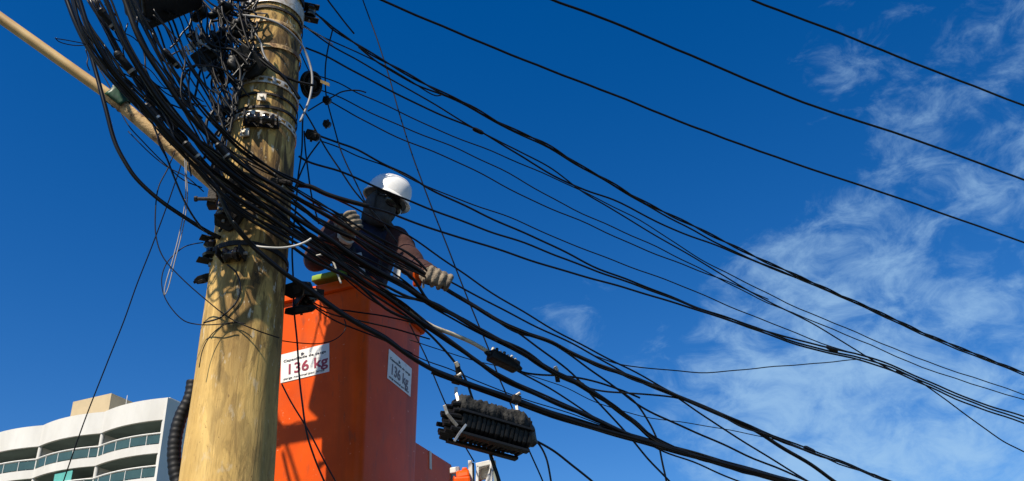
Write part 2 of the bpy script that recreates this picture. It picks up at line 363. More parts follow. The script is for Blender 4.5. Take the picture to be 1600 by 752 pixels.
# ------------------------------------------------------------------ ground, road, pavement (below the frame, they bounce light up)
def sheet(name, x0, y0, x1, y1, z, mt, az=0, org=(0, 0)):
    d, n = azd(62), np.array([-math.cos(R_(62)), math.sin(R_(62)), 0])
    b = MB(); o = np.array([org[0], org[1], 0.])
    P = [o + d * u + n * w_ + np.array([0, 0, z]) for u, w_ in ((x0, y0), (x1, y0), (x1, y1), (x0, y1))]
    return P
b = MB(); b.add([(-3000, -3000, 0), (3000, -3000, 0), (3000, 3000, 0), (-3000, 3000, 0)], [(0, 1, 2, 3)])
tag(b.build('ground', MT['ground']), None, None, kind='structure')
b = MB(); b.add(sheet('road', -120, -9, 160, -.9, .004, None, org=POLE[:2]), [(0, 1, 2, 3)])
tag(b.build('road', MT['asphalt']), None, None, kind='structure')
b = MB(); P = sheet('pavement', -120, -.75, 160, 3.2, 0.0, None, org=POLE[:2]); b.prism(P, (0, 0, .14))
tag(b.build('pavement', MT['paving']), None, None, kind='structure')
b = MB(); P = sheet('kerb', -120, -.9, 160, -.752, 0.0, None, org=POLE[:2]); b.prism(P, (0, 0, .15))
tag(b.build('kerb', MT['paving']), None, None, kind='structure')

# ------------------------------------------------------------------ apartment building
def building():
    aF, aN = -70.3, 199.7
    dF, dN = azd(aF), azd(aN)
    K = CAM + ray(266, 621) * (76 / math.hypot(*ray(266, 621)[:2])); ztop = K[2]
    K0 = np.array([K[0], K[1], 0])
    root = empty('apartment_building', K0)
    tag(root, 'white apartment block with rounded balconies in tiers behind the pole', 'building')
    def loc(u, w_, z): return K0 + dF * u + dN * w_ + np.array([0, 0, z])
    zof = lambda x, y: on_plane(x, y, K0, dN)[2]
    uof = lambda x, y: float(np.dot(on_plane(x, y, K0, dN) - K0, dF))
    kinks = [0.0, uof(163, 646), uof(66, 671)]; w0 = kinks[2] - kinks[1]
    for i in range(3): kinks.append(kinks[-1] + w0)
    par_b = zof(259, 655.6); rail_t = zof(255, 676.7); slab_t = zof(253.7, 693.6); slab_b = zof(251, 707.7); rail2 = zof(249.5, 727.5)
    fh = rail_t - rail2
    bulge = .62
    def front(n=9):
        pts = []
        for i in range(len(kinks) - 1):
            for t in np.linspace(0, 1, n, endpoint=False):
                pts.append((kinks[i] + (kinks[i + 1] - kinks[i]) * t, bulge * (1 - (2 * t - 1) ** 2) * .9))
        pts.append((kinks[-1], 0)); return pts
    fr = front(); Lmax = kinks[-1]; rec = -2.2
    def band(z0, z1, back=-2.25, grow=0.0, f0=fr):
        poly = [loc(u, w_ + grow, z0) for u, w_ in f0] + [loc(Lmax, back, z0), loc(0, back, z0)]
        return MB().prism(poly, (0, 0, z1 - z0))
    # solid core behind the balconies with a side wall
    b = MB(); b.box(loc(Lmax / 2, rec - 6.0, (ztop - .4) / 2), (Lmax + .02, 12, ztop - .4), (dF, dN, (0, 0, 1)))
    b.build('wall', MT['facade'], root)
    b = MB(); b.box(loc(-.11, -6.35 + .05, ztop / 2 - .1), (.22, 13.6, ztop - .2), (dF, dN, (0, 0, 1)))
    b.build('side_wall', MT['facade'], root)
    # roof parapet
    band(par_b, ztop).build('parapet', MT['facade'], root); band(par_b - .03, par_b - .003, grow=-.25).build('soffit', MT['soffit'], root)
    nfl = int(slab_t / fh)
    for k in range(nfl):
        dz = -fh * k
        band(slab_b + dz, slab_t + dz).build('balcony_slab', MT['facade'], root)
        band(slab_b + dz - .03, slab_b + dz - .003, grow=-.25).build('soffit', MT['soffit'], root)
        # rails: top rail + posts + glass
        rl = MB(); path = [loc(u, w_ - .07, rail_t + dz) for u, w_ in fr]
        rl.tube(path, .075, 6)
        rail = rl.build('railing', MT['white'], root)
        ps = MB()
        for i in range(0, len(fr), 2): ps.box(loc(fr[i][0], fr[i][1] - .07, (slab_t + rail_t) / 2 + dz), (.05, .05, rail_t - slab_t), (dF, dN, (0, 0, 1)))
        tag(ps.build('railing_posts', MT['white'], rail), None, None, kind='stuff')
        gl = MB()
        for (a, c) in zip(fr[:-1], fr[1:]):
            P = [loc(a[0], a[1] - .08, slab_t + dz + .1), loc(c[0], c[1] - .08, slab_t + dz + .1), loc(c[0], c[1] - .08, rail_t + dz - .12), loc(a[0], a[1] - .08, rail_t + dz - .12)]
            gl.prism(P, -dN * .012)
        gl.build('railing_glass', MT['rail_glass'], rail)
        ceil = (par_b if k == 0 else slab_b + fh * 1 + dz)
        for i in range(len(kinks) - 1):
            c = MB(); c.tube([loc(kinks[i] + (.32 if i == 0 else 0), -.22, slab_t + dz), loc(kinks[i] + (.32 if i == 0 else 0), -.22, ceil)], .17 if i else .30, 12)
            c.build('column', MT['facade'], root, smooth='auto')
            # balcony partition wall and glazing at the back of the balcony
            if i:
                c = MB(); c.box(loc(kinks[i], -1.3, (slab_t + ceil) / 2 + (dz if k == 0 else 0) * 0 + dz * 0 if False else (slab_t + dz + ceil) / 2), (.12, 1.7, ceil - slab_t - dz - .01), (dF, dN, (0, 0, 1)))
                c.build('partition', MT['facade'], root)
            u0, u1 = kinks[i] + .12, kinks[i + 1] - .10
            if (i + k) % 3 != 1:
                c = MB(); c.box(loc(kinks[i] + 1.0, rec + .32, ceil - .75), (.85, .32, .55), (dF, dN, (0, 0, 1))); c.box(loc(kinks[i] + 1.0, rec + .49, ceil - .75), (.5, .03, .4), (dF, dN, (0, 0, 1))); c.build('air_conditioner', MT['white'], root, bevel=.02)
            wf = MB(); h0, h1 = slab_t + dz + .05, ceil - .14
            nP = 4
            for j in range(nP + 1):
                u = u0 + (u1 - u0) * j / nP; wf.box(loc(u, rec + .05, (h0 + h1) / 2), (.09, .1, h1 - h0), (dF, dN, (0, 0, 1)))
            wf.box(loc((u0 + u1) / 2, rec + .05, h1 + .05), (u1 - u0 + .09, .1, .1), (dF, dN, (0, 0, 1)))
            wo = wf.build('window', MT['white'], root)
            for j in range(nP):
                g = MB(); g.box(loc(u0 + (u1 - u0) * (j + .5) / nP, rec + .03, (h0 + h1) / 2), ((u1 - u0) / nP - .1, .03, h1 - h0), (dF, dN, (0, 0, 1)))
                g.build('pane', MT[random.choice(['glass', 'glass', 'curtain', 'glass_light'])], wo)
    # teal blind hanging in one balcony of the second tier
    b = MB(); u = uof(104, 745); b.box(loc(u, .35, slab_t - fh + 1.05), (1.9, .05, 1.5), (dF, dN, (0, 0, 1)))
    b.build('balcony_blind', MT['teal'], root)
    # roof room and a thin aerial
    pa, pb, pc = on_plane(109, 655, loc(0, -3.2, 0), dN), on_plane(169, 645, loc(0, -3.2, 0), dN), on_plane(172, 615, loc(0, -3.2, 0), dN)
    u0, u1 = float(np.dot(pb - K0, dF)), float(np.dot(pa - K0, dF))
    b = MB(); b.box(loc((u0 + u1) / 2, -5.4, (ztop - .5 + pc[2]) / 2), (u1 - u0, 4.4, pc[2] - ztop + .5), (dF, dN, (0, 0, 1)))
    b.build('roof_room', MT['beige_wall'], root)
    a0 = on_plane(196.5, 634, loc(0, -4.5, 0), dN)
    MB().tube([a0 - np.array([0, 0, 1]), a0 + np.array([0, 0, 1.0])], .03, 6).build('roof_aerial', MT['white'], root)
building()

# ------------------------------------------------------------------ utility pole
def zpole(y):
    x = 435 + (358 - 435) * (y - 10) / 742; v = ray(x, y); return CAM[2] + v[2] * 4.5 / math.hypot(v[0], v[1])
def pole_r_px(w_, y):
    x = 435 + (358 - 435) * (y - 10) / 742; v = ray(x, y); return w_ / 2 / FPX * 4.5 / math.hypot(v[0], v[1])
RZ = [(zpole(752), pole_r_px(139, 752)), (zpole(550), pole_r_px(127, 550)), (zpole(420), pole_r_px(119, 420)), (zpole(250), pole_r_px(103, 250)), (zpole(20), pole_r_px(84, 20))]
_z = np.array([a for a, _ in RZ]); _r = np.array([c for _, c in RZ]); PF = np.polyfit(_z, _r, 1)
def prad(z): return float(np.polyval(PF, z))
print('pole radii', [(round(z, 2), round(prad(z), 3)) for z in (0, 3, 4, 5, 6)])
TOCAM = azd(161.3)
def on_pole(x, y, gap=0.0):
    """point on the pole's near surface seen at x,y (gap metres out from it)"""
    v = ray(x, y); d = v[:2]; p = POLE[:2] - CAM[:2]
    z = 4.0; s = None
    for _ in range(4):
        r = prad(z) + gap; a = d @ d; bq = -2 * (d @ p); c = p @ p - r * r; disc = bq * bq - 4 * a * c
        s = (-bq - math.sqrt(max(disc, 0))) / (2 * a); z = CAM[2] + s * v[2]
    return CAM + v * s
pole = empty('utility_pole', POLE)
tag(pole, 'thick weathered ochre utility pole wrapped in straps and cables', 'utility pole')
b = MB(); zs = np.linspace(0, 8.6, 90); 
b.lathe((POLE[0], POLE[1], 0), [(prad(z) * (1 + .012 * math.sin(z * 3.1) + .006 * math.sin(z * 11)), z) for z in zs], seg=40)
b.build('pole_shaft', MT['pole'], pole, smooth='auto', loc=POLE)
def ring(z, rr, h, th, mtl, name, tilt=0.0, slots=0):
    b = MB(); n = 48
    def q(t, r, dz):
        return np.array([POLE[0] + r * math.cos(t), POLE[1] + r * math.sin(t), z + dz + tilt * math.cos(t + 2.2)])
    def hoop(z0, z1):
        V = []
        for t in np.linspace(0, 2 * np.pi, n, endpoint=False):
            V += [q(t, rr, z0), q(t, rr + th, z0), q(t, rr + th, z1), q(t, rr, z1)]
        Fc = []
        for i in range(n):
            j = (i + 1) % n
            for a in range(4):
                c = (a + 1) % 4; Fc.append((i * 4 + a, j * 4 + a, j * 4 + c, i * 4 + c))
        b.add(V, Fc)
    if slots:
        hoop(-h / 2, -h / 2 + h * .27); hoop(h / 2 - h * .27, h / 2)
        for i in range(slots):
            t = 2 * math.pi * i / slots; e = np.array([math.cos(t), math.sin(t), 0]); g = np.array([-math.sin(t), math.cos(t), 0])
            b.box(q(t, rr + th / 2, 0), (th * .96, .022, h * .5), (e, g, np.array([0, 0, 1.])))
    else: hoop(-h / 2, h / 2)
    return b.build(name, mtl, pole, smooth='auto')
for (y, h, mtl, tilt, slots) in ((28, .10, 'strap', .012, 0), (8, .05, 'darksteel', .0, 0), (66, .022, 'arm_rust', .01, 0), (158, .046, 'strap', .01, 24), (213, .040, 'strap', .02, 24), (178, .014, 'darksteel', .0, 0), (196, .018, 'darksteel', -.02, 0), (352, .03, 'darksteel', .02, 0), (412, .028, 'darksteel', .015, 0), (100, .03, 'arm_rust', -.03, 0), (46, .02, 'darksteel', .02, 0)):
    z = zpole(y); ring(z, prad(z - h) + .003, h, .006, MT[mtl], 'steel_strap', tilt, slots)
for (x, y) in ((409, 153), (352, 160), (383, 208)):
    p = on_pole(x, y, .018); o = unit(p - np.array([POLE[0], POLE[1], p[2]]))
    bb = MB().tube([p - o * .03, p + o * .025], .013, 6); bb.box(p + o * .004, (.05, .05, .012), (np.cross(o, (0, 0, 1)), (0, 0, 1), o)); bb.build('strap_buckle', MT['strap'], pole)

# ------------------------------------------------------------------ street lamp arm
arm = empty('lamp_arm', on_pole(345, 300)); tag(arm, 'long beige tubular lamp arm with rusty root running out to the upper left', 'lamp arm')
Yp = POLE[1]
jp = at(176, 153, Yp - .27)
pr = at(332, 286, Yp - .02); pf = at(-4, 25, Yp - .52); pf2 = pf + (pf - jp) * .55
MB().tube([pr + (pr - jp) * .12, jp + (jp - pr) * .04], [.0400, .0360], 16).build('arm_base_tube', MT['arm_rust'], arm, smooth='auto')
MB().tube([jp, pf, pf2], [.0320, .0315, .031], 16).build('arm_outer_tube', MT['arm'], arm, smooth='auto')
# flap of green sheet wrapped over the joint
ad = unit(pf - pr); up = unit(np.array([0, 0, 1]) - ad * ad[2]); sd = np.cross(ad, up)
b = MB()
for (t, hh) in ((0, 0),):
    P0 = jp - ad * .055; V = []
    for i, tt in enumerate(np.linspace(-.03, .085, 7)):
        for j, a in enumerate(np.linspace(-2.3, 2.3, 11)):
            lift = .0405 + .008 * math.sin(i * 1.3 + j) ** 2 + (.034 * math.cos(a * 1.2) * min(1, (i + 1) / 4.) if abs(a) < 1.3 else 0)
            V.append(P0 + ad * tt + (up * math.cos(a) + sd * math.sin(a)) * lift)
    b.add(V, [(i * 11 + j, i * 11 + j + 1, (i + 1) * 11 + j + 1, (i + 1) * 11 + j) for i in range(6) for j in range(10)])
o = b.build('green_wrap', MT['green'], arm, smooth=True); md = o.modifiers.new('s', 'SOLIDIFY'); md.thickness = .004
b = MB().box(jp + ad * .035 + up * .052, (.03, .05, .006), (ad, sd, up)); b.build('wrap_tab', MT['white_pvc'], arm)
b = MB(); n_ = unit(np.array([pr[0] - POLE[0], pr[1] - POLE[1], 0]))
b.box(pr + np.array([.015, 0, -.02]), (.05, .06, .30), (n_, np.cross(n_, (0, 0, 1)), (0, 0, 1))); b.build('arm_bracket', MT['darksteel'], arm, bevel=.006)

# ------------------------------------------------------------------ orange lift bucket
aR = 17.9; dR, dL, UP = azd(aR), azd(aR - 90), np.array([0, 0, 1.])
CN = at(569, 600, 5.05); BZ = at(562, 436, 5.05)[2]           # near corner, rim height
BS, BH = .82, 1.46
BC = np.array([CN[0], CN[1], 0]) + (dR + dL) * BS / 2
def rrect(z, half, rad, n=6):
    P = []
    for (sx, sy) in ((1, 1), (-1, 1), (-1, -1), (1, -1)):
        c = (sx * (half - rad), sy * (half - rad)); a0 = {(1, 1): 0, (-1, 1): 90, (-1, -1): 180, (1, -1): 270}[(sx, sy)]
        for t in np.linspace(a0, a0 + 90, n):
            u, w_ = c[0] + rad * math.cos(R_(t)), c[1] + rad * math.sin(R_(t)); P.append(BC + dR * u + dL * w_ + UP * z)
    return P
def half_at(z): return BS / 2 - (BZ - z) * .032 + .010
bucket = empty('lift_bucket', BC + UP * (BZ - BH))
tag(bucket, 'tall orange fibreglass lift bucket carrying the lineworker behind the pole', 'lift bucket')
b = MB(); rings = []
zl = list(np.linspace(BZ - BH, BZ, 15))
for z in zl: rings.append(rrect(z, half_at(z), .055))
for z in zl[::-1][:-1]: rings.append(rrect(z, half_at(z) - .008, .048))
rings.append(rrect(zl[0] + .01, half_at(zl[0]) - .008, .048))
V = np.vstack(rings); k = len(rings[0])
Fc = [(i * k + j, i * k + (j + 1) % k, (i + 1) * k + (j + 1) % k, (i + 1) * k + j) for i in range(len(rings) - 1) for j in range(k)]
Fc += [tuple(range(k))[::-1], tuple((len(rings) - 1) * k + j for j in range(k))]
b.add(V, Fc); b.build('bucket_tub', MT['orange'], bucket, smooth='auto')
b = MB(); hr = half_at(BZ)
prof = [(hr - .012, BZ - .0), (hr + .004, BZ - .055), (hr + .026, BZ - .05), (hr + .032, BZ - .012), (hr + .022, BZ + .012), (hr - .012, BZ + .012)]
rg = [rrect(z, h, .06) for h, z in prof]; V = np.vstack(rg); n6 = len(prof)
b.add(V, [(i * k + j, i * k + (j + 1) % k, ((i + 1) % n6) * k + (j + 1) % k, ((i + 1) % n6) * k + j) for i in range(n6) for j in range(k)])
b.build('bucket_rim', MT['orange'], bucket, smooth='auto')
def text(body, size, origin, ex, ey, mtl, parent, bold=0.0, name='lettering', fit=None):
    c = bpy.data.curves.new('t', 'FONT'); c.body = body; c.size = size; c.extrude = .0004
    o = bpy.data.objects.new(name, c); COL.objects.link(o)
    dg = bpy.context.evaluated_depsgraph_get(); dg.update()
    me = bpy.data.meshes.new_from_object(o.evaluated_get(dg)); bpy.data.objects.remove(o)
    me.name = name; me.materials.clear(); me.materials.append(mtl)
    w0 = max(v.co.x for v in me.vertices) - min(v.co.x for v in me.vertices)
    if fit: me.transform(Matrix.Diagonal((fit / w0, min(1.0, 1.25 * fit / w0), 1, 1)))
    ez = np.cross(ex, ey); M4 = Matrix.Identity(4)
    for i, v in enumerate((ex, ey, ez)):
        for j in range(3): M4[j][i] = v[j]
    xs = [v.co.x for v in me.vertices]; wd = max(xs) - min(xs)
    for j in range(3): M4[j][3] = origin[j]
    me.transform(M4)
    if bold:
        bm = bmesh.new(); bm.from_mesh(me); base = list(bm.verts) + list(bm.edges) + list(bm.faces)
        for k_, (dx, dy) in enumerate(((bold, 0), (0, bold), (bold, bold))):
            g = bmesh.ops.duplicate(bm, geom=base); vs = [v for v in g['geom'] if isinstance(v, bmesh.types.BMVert)]
            mv = Vector(M4.col[0][:3]) * dx + Vector(M4.col[1][:3]) * dy + Vector(M4.col[2][:3]) * .0001 * (k_ + 1)
            for v in vs: v.co += mv
        bm.to_mesh(me); bm.free()
    o = bpy.data.objects.new(name, me); COL.objects.link(o); o.parent = parent; o.matrix_parent_inverse = parent.matrix_basis.inverted()
    return o, wd
def sticker(quad, ex, n, ink):
    """quad: pixel corners bl, br, tr, tl on the bucket side with outward normal n"""
    z0 = CN[2]
    hz = half_at(z0 - .0)
    # face plane leans with the taper
    nn = unit(n + UP * -.032 * 1.0)
    p0 = BC + n * hz + UP * z0
    q = [on_plane(x, y, p0 + nn * .0025, nn) for x, y in quad]
    ey = unit((q[3] - q[0]) + (q[2] - q[1])); ex = unit(np.cross(ey, nn)); ey = unit(np.cross(nn, ex))
    c = sum(q) / 4; w_ = float(np.mean([np.dot(q[1] - q[0], ex), np.dot(q[2] - q[3], ex)])); h = float(np.mean([np.dot(q[3] - q[0], ey), np.dot(q[2] - q[1], ey)]))
    b = MB().box(c, (w_, h, .002), (ex, ey, nn)); so_ = b.build('load_sticker', MT['sticker'], bucket)
    o = c + nn * .0022
    def line(body, fx, fy, size, mtl, bold, fit=None):
        lo, wd = text(body, size, o + ex * (fx - .5) * w_ + ey * (fy - .5) * h, ex, ey, mtl, so_, bold, fit=fit * w_ if fit else None)
        return lo
    s = h
    line('136 kg', .10, .23, s * .50, ink, .0034 * s / .17, fit=.80 if ink is MT['ink_red'] else .70)
    line('Capacidade de carga', .05, .69, s * .115, MT['ink_dark'], .001, fit=.88)
    line('carga nominal por lance', .06, .07, s * .10, MT['ink_dark'], .0005, fit=.84)
    lg = MB(); g = o + ex * (-.06) * w_ + ey * .34 * h; lg.box(g, (.04 * w_, .10 * h, .0008), (ex, ey, nn)); lg.box(g + ex * .03 * w_ + ey * .0, (.03 * w_, .05 * h, .0008), (ex, ey, nn))
    lg.build('logo', MT['ink_dark'], so_); 
    line('lift', .53, .81, s * .12, MT['ink_dark'], .0005) if False else None
    return so_
sticker([(438, 599.5), (515, 580), (514, 536.5), (440, 554)], None, -dR, MT['ink_red'])
sticker([(605, 590), (641, 621), (643.5, 574), (607.5, 547.5)], None, -dL, MT['ink_maroon'])

# ------------------------------------------------------------------ lift boom seen past the bucket
def boom():
    root = empty('lift_boom', (.6, 9.5, 0)); tag(root, 'orange lift boom with white end bracket showing beside the bucket foot', 'lift boom')
    Yb = 6.0
    n = -dL
    p0 = at(664, 700, Yb)
    q = lambda x, y, d=0: on_plane(x, y, p0 - n * d, n)
    # box beam, side turned to us
    a, c_ = q(655, 694), q(706, 724); d_, e = q(708, 790), q(655, 752)
    ex = dR; top = a[2]; ln = float(np.dot(c_ - a, dR))
    H_ = .42
    ctr = a + dR * (ln / 2 - .25) - UP * H_ / 2 - n * .16
    MB().box(ctr, (ln + .5, .32, H_), (dR, n, UP)).build('boom_beam', MT['orange'], root, bevel=.012)
    fl = a + dR * (ln / 2 - .25) - UP * (H_ + .02) - n * .14
    MB().box(fl, (ln + .5, .40, .035), (dR, n, UP)).build('beam_flange', MT['orange'], root, bevel=.006)
    s0, s1 = q(671, 705), q(673, 734)
    MB().box((s0 + s1) / 2 + n * .003, (.035, .004, float(s0[2] - s1[2])), (dR, n, UP)).build('pale_decal', MT['stripe'], root)
    end = a + dR * ln - UP * .02
    MB().box(end - UP * .2 + dR * .05 - n * .14, (.14, .30, .40), (dR, n, UP)).build('end_plate', MT['grey_plate'], root, bevel=.01)
    # knuckle in the sun, bracket frame
    k0 = at(723, 751, 5.45)
    b = MB(); X1 = np.array([1., 0, 0]); b.tube([k0 - X1 * .035 + UP * .012, k0 + X1 * .045 + UP * .022], .046, 14); b.box(k0 - UP * .16, (.10, .12, .34), (X1, unit(np.array([0, 1., 0])), UP)); b.box(k0 + UP * .055 + X1 * .015, (.035, .06, .04), None); b.box(k0 - UP * .02 - X1 * .05, (.02, .07, .09), None)
    b.build('knuckle', MT['orange'], root, bevel=.012)
    w0 = at(711, 735, 5.5); MB().box(w0, (.030, .06, .036), (dR, n, UP)).build('hose_cover', MT['white'], root, bevel=.006)
    Yw = 5.5; X = np.array([1., 0, 0])
    yb = unit(np.array([.9, -.3, 0])); yn = np.cross(UP, yb)
    def bar(x0, y0, x1, y1, wd, name='bracket_bar', mt_='white', dp=.05):
        p, q_ = at(x0, y0, Yw), at(x1, y1, Yw); d = q_ - p; l = np.linalg.norm(d); d = d / l; s = unit(np.cross(d, (0, 1, 0)))
        MB().box((p + q_) / 2, (l, wd, dp), (d, s, np.cross(d, s))).build(name, MT[mt_], root, bevel=.004)
    bar(735, 721, 736, 765, .026); bar(738.5, 724, 739.5, 765, .018, 'bracket_bar', 'darksteel', .03)
    bar(744, 729, 766, 724, .030); bar(747, 729, 745, 765, .017); bar(769, 715, 766, 765, .021); bar(772, 721, 775, 765, .021, 'bracket_bar', 'grey_plate')
    bar(768, 733, 759, 760, .018)
    p = at(756, 740, Yw + .05); MB().box(p, (.085, .03, .075), (yb, yn, UP)).build('control_box', MT['stripe'], root, bevel=.006)
    p = at(744, 752, Yw + .12); MB().box(p - UP * .12, (.11, .12, .22), (yb, yn, UP)).build('knuckle_housing', MT['orange'], root, bevel=.012)
    # lower boom down to the truck's turntable, below the frame
    MB().tube([k0 - UP * .3, ctr + dR * ln * .3 - UP * .25], .05, 8).build('link_arm', MT['orange'], root)
    MB().tube([k0 - UP * .3, np.array([.6, 9.5, 1.2])], [.10, .17], 4).build('lower_boom', MT['orange'], root)
    MB().box((.6, 9.5, .6), (.9, .9, 1.2), None, .7).build('turntable', MT['white'], root, bevel=.03)
    # arm that carries the bucket
    MB().tube([BC - dL * 0 + dR * (BS / 2 + .02) + UP * (BZ - 1.0), ctr - dR * ln * .4 - UP * .1], .07, 8).build('bucket_arm', MT['darksteel'], root)
boom()

# ------------------------------------------------------------------ lineworker
def person():
    P_ = lambda x, y, Y: at(x, y, Y)
    foot = np.array([BC[0], BC[1], BZ - .93])
    root = empty('person', foot); tag(root, 'lineworker in white helmet, grey balaclava and orange and navy workwear reaching from the bucket', 'person')
    Yt = 5.32
    hip = np.array([BC[0] + .05, BC[1] - .08, BZ - .05]); chest = P_(572, 398, Yt - .03); neck = P_(592, 352, Yt - .05)
    fwd = unit(azd(118) * math.cos(R_(24)) - UP * math.sin(R_(24)))
    hr = unit(np.cross(fwd, UP)); hu = np.cross(hr, fwd)
    # tilt sideways so that the brim falls to the right in the view
    til = R_(12); hr, hu = hr * math.cos(til) + hu * math.sin(til), hu * math.cos(til) - hr * math.sin(til)
    head = P_(597, 322, Yt - .20); K = 1.13
    shl = P_(533, 357, Yt - .16); elb1 = P_(492, 408, Yt - .34); h1 = P_(548, 362, Yt - .62)
    shr = P_(617, 376, Yt - .06); elb2 = P_(648, 418, Yt - .22); h2 = P_(680, 434, 4.66)
    # body
    b = MB()
    limb(b, [hip, (hip + chest) / 2, chest, neck], [.135, .14, .15, .07]); limb(b, [neck, head], [.06, .075])
    b.ell(head, (.098, .078, .120), (fwd, hr, hu)); b.ell(head + fwd * .088 - hu * .02, (.02, .015, .028), (fwd, hr, hu)); b.ell(head + fwd * .05 - hu * .09, (.045, .045, .035), (fwd, hr, hu))
    limb(b, [chest + UP * .1, shl], [.08, .07]); limb(b, [chest + UP * .1, shr], [.08, .07])
    limb(b, [shl, elb1, h1], [.055, .043, .030]); limb(b, [shr, elb2, h2], [.055, .043, .030])
    for s in (-1, 1):
        hp = hip + dL * .10 * s; limb(b, [hp, hp * .5 + (foot + dL * .12 * s) * .5, foot + dL * .13 * s + UP * .06], [.09, .06, .045])
        b.ell(foot + dL * .13 * s + UP * .045 + azd(118) * .06, (.13, .05, .045), (azd(118), azd(28), UP))
    fuse(b, 'body', MT['skin'], root, .016, 3)
    # trousers and boots
    b = MB(); limb(b, [hip + UP * .08, hip], [.160, .168])
    for s in (-1, 1):
        hp = hip + dL * .10 * s; limb(b, [hp, hp * .5 + (foot + dL * .12 * s) * .5, foot + dL * .13 * s + UP * .13], [.105, .08, .07])
    fuse(b, 'trousers', MT['navy'], root, .018, 3)
    for s in (-1, 1):
        b = MB(); f0 = foot + dL * .13 * s; limb(b, [f0 + UP * .16, f0 + UP * .06], [.06, .06]); b.ell(f0 + UP * .055 + azd(118) * .06, (.15, .062, .055), (azd(118), azd(28), UP)); fuse(b, 'boot', MT['black_web'], root, .014, 3)
    # jacket
    b = MB(); limb(b, [hip + UP * .06, (hip + chest) / 2, chest, neck - UP * .05], [.185, .195, .205, .105]); limb(b, [chest + UP * .1, shl], [.13, .10]); limb(b, [chest + UP * .1, shr], [.13, .10])
    b.ell(chest + UP * .02, (.20, .13, .2), (unit(shr - shl), unit(np.cross(shr - shl, UP)), UP))
    fuse(b, 'jacket', MT['navy'], root, .016, 4)
    def sleeve(sh, el, hd, f=.86):
        b = MB(); w = el + (hd - el) * f
        P = spline([sh, (sh + el) / 2 - UP * .005, el, (el + w) / 2, w], 6); t = np.linspace(0, 1, len(P))
        r = np.interp(t, [0, .3, .5, .8, 1], [.104, .092, .078, .068, .060]) * (1 + .085 * np.sin(t * 38 + 2 * np.sin(t * 9)) * (t > .12))
        b.tube(P, r, 14); b.ell(P[0], (.104,) * 3)
        fuse(b, 'sleeve', MT['orange_cloth'], root, .011, 2); return w
    w1 = sleeve(shl, elb1, h1); w2 = sleeve(shr, elb2, h2, .80)
    def cuff(w, hd, mtl, nm, r=.050, l=.07):
        d = unit(hd - w); MB().tube([w - d * .02, w + d * .02, w + d * l], [r, r * 1.05, r * .92], 14).build(nm, mtl, root, smooth='auto')
    cuff(w1, h1, MT['reflective'], 'reflective_strip', .060, .02)
    # reflective strips down the jacket front and hi-vis hem
    for (x0, y0, x1, y1, Y) in ((559, 396, 566, 432, Yt - .23), (622, 414, 619, 436, Yt - .21)):
        p, q_ = P_(x0, y0, Y), P_(x1, y1, Y); d = unit(q_ - p); s = unit(np.cross(d, (0, 1, 0)))
        MB().box((p + q_) / 2, (np.linalg.norm(q_ - p), .05, .012), (d, s, np.cross(d, s))).build('reflective_strip', MT['reflective'], root, bevel=.003)
    b = MB(); hc = P_(514, 436, 5.22); b.box(hc, (.20, .12, .05), (-dL, dR, UP)); b.ell(hc - dL * .08, (.06, .07, .034), (-dL, dR, UP)); fuse(b, 'hivis_hem', MT['hivis'], root, .012, 3)
    # gloves: palm, four curled fingers, thumb
    def glove(w, hd, fd, kn, curl, sc=1.0, spread=.024):
        """hd: knuckle centre; fd: direction along the back of the hand; kn: direction across the knuckles; curl: direction fingers fold to"""
        fd, kn = unit(fd), unit(kn - np.dot(kn, unit(fd)) * unit(fd)); cu = unit(curl - np.dot(curl, fd) * fd - np.dot(curl, kn) * kn)
        b = MB(); c_ = sc
        b.box(hd - fd * .045 * c_ + cu * .008 * c_, (.085 * c_, .092 * c_, .036 * c_), (fd, kn, cu))
        b.ell(hd - fd * .045 * c_, (.048 * c_, .048 * c_, .026 * c_), (fd, kn, cu))
        limb(b, [w - unit(hd - w) * .05, (w * 2 + hd) / 3, hd - fd * .05 * c_ + cu * .008], [.054, .047, .040])
        for i, ln in enumerate((.92, 1.0, .96, .78)):
            o = hd + kn * (i - 1.5) * spread * c_
            p1 = o + fd * .030 * ln * c_ + cu * .010 * c_; p2 = p1 + cu * .036 * ln * c_ + fd * .002; p3 = p2 + cu * .008 * c_ - fd * .030 * ln * c_
            limb(b, [o - fd * .012 * c_, o + fd * .014 * c_ - cu * .005 * c_, p1, p2, p3], [.0130 * c_, .0142 * c_, .0130 * c_, .0122 * c_, .0105 * c_], n=3, sides=9)
        t0 = hd - fd * .06 * c_ - kn * .045 * c_; limb(b, [t0, t0 + (-kn * .020 + fd * .025 + cu * .02) * c_, t0 + (-kn * .002 + fd * .052 + cu * .045) * c_], [.0175 * c_, .0155 * c_, .0125 * c_], n=3, sides=9)
        return fuse(b, 'glove', MT['glove'], root, .0055, 2)
    rgt = RR
    glove(w2, h2 + UP * .018 + rgt * .03, unit(h2 - elb2) * .45 - np.array([0, .9, 0]) + rgt * .15, rgt * .9 - UU * .38, -UP * 1.0 - RR * .25, 1.48, .0272)
    glove(w1, h1 + UP * .035 - np.array([0, .06, 0]), rgt * .8 + UP * .15 - np.array([0, .55, 0]), UP * .9 - np.array([0, .35, 0]) - rgt * .2, np.array([.5, .8, -.3]), 1.2, .0265)
    d = unit(h2 - elb2); ctr = P_(652, 436, 4.72)
    MB().box(ctr, (.05, .05, .095), (RR, F_, UU)).build('orange_cuff', MT['orange'], root, bevel=.014)
    MB().box(ctr + RR * .036 - UU * .01, (.012, .04, .09), (RR, F_, UU)).build('reflective_strip', MT['reflective'], root, bevel=.003)
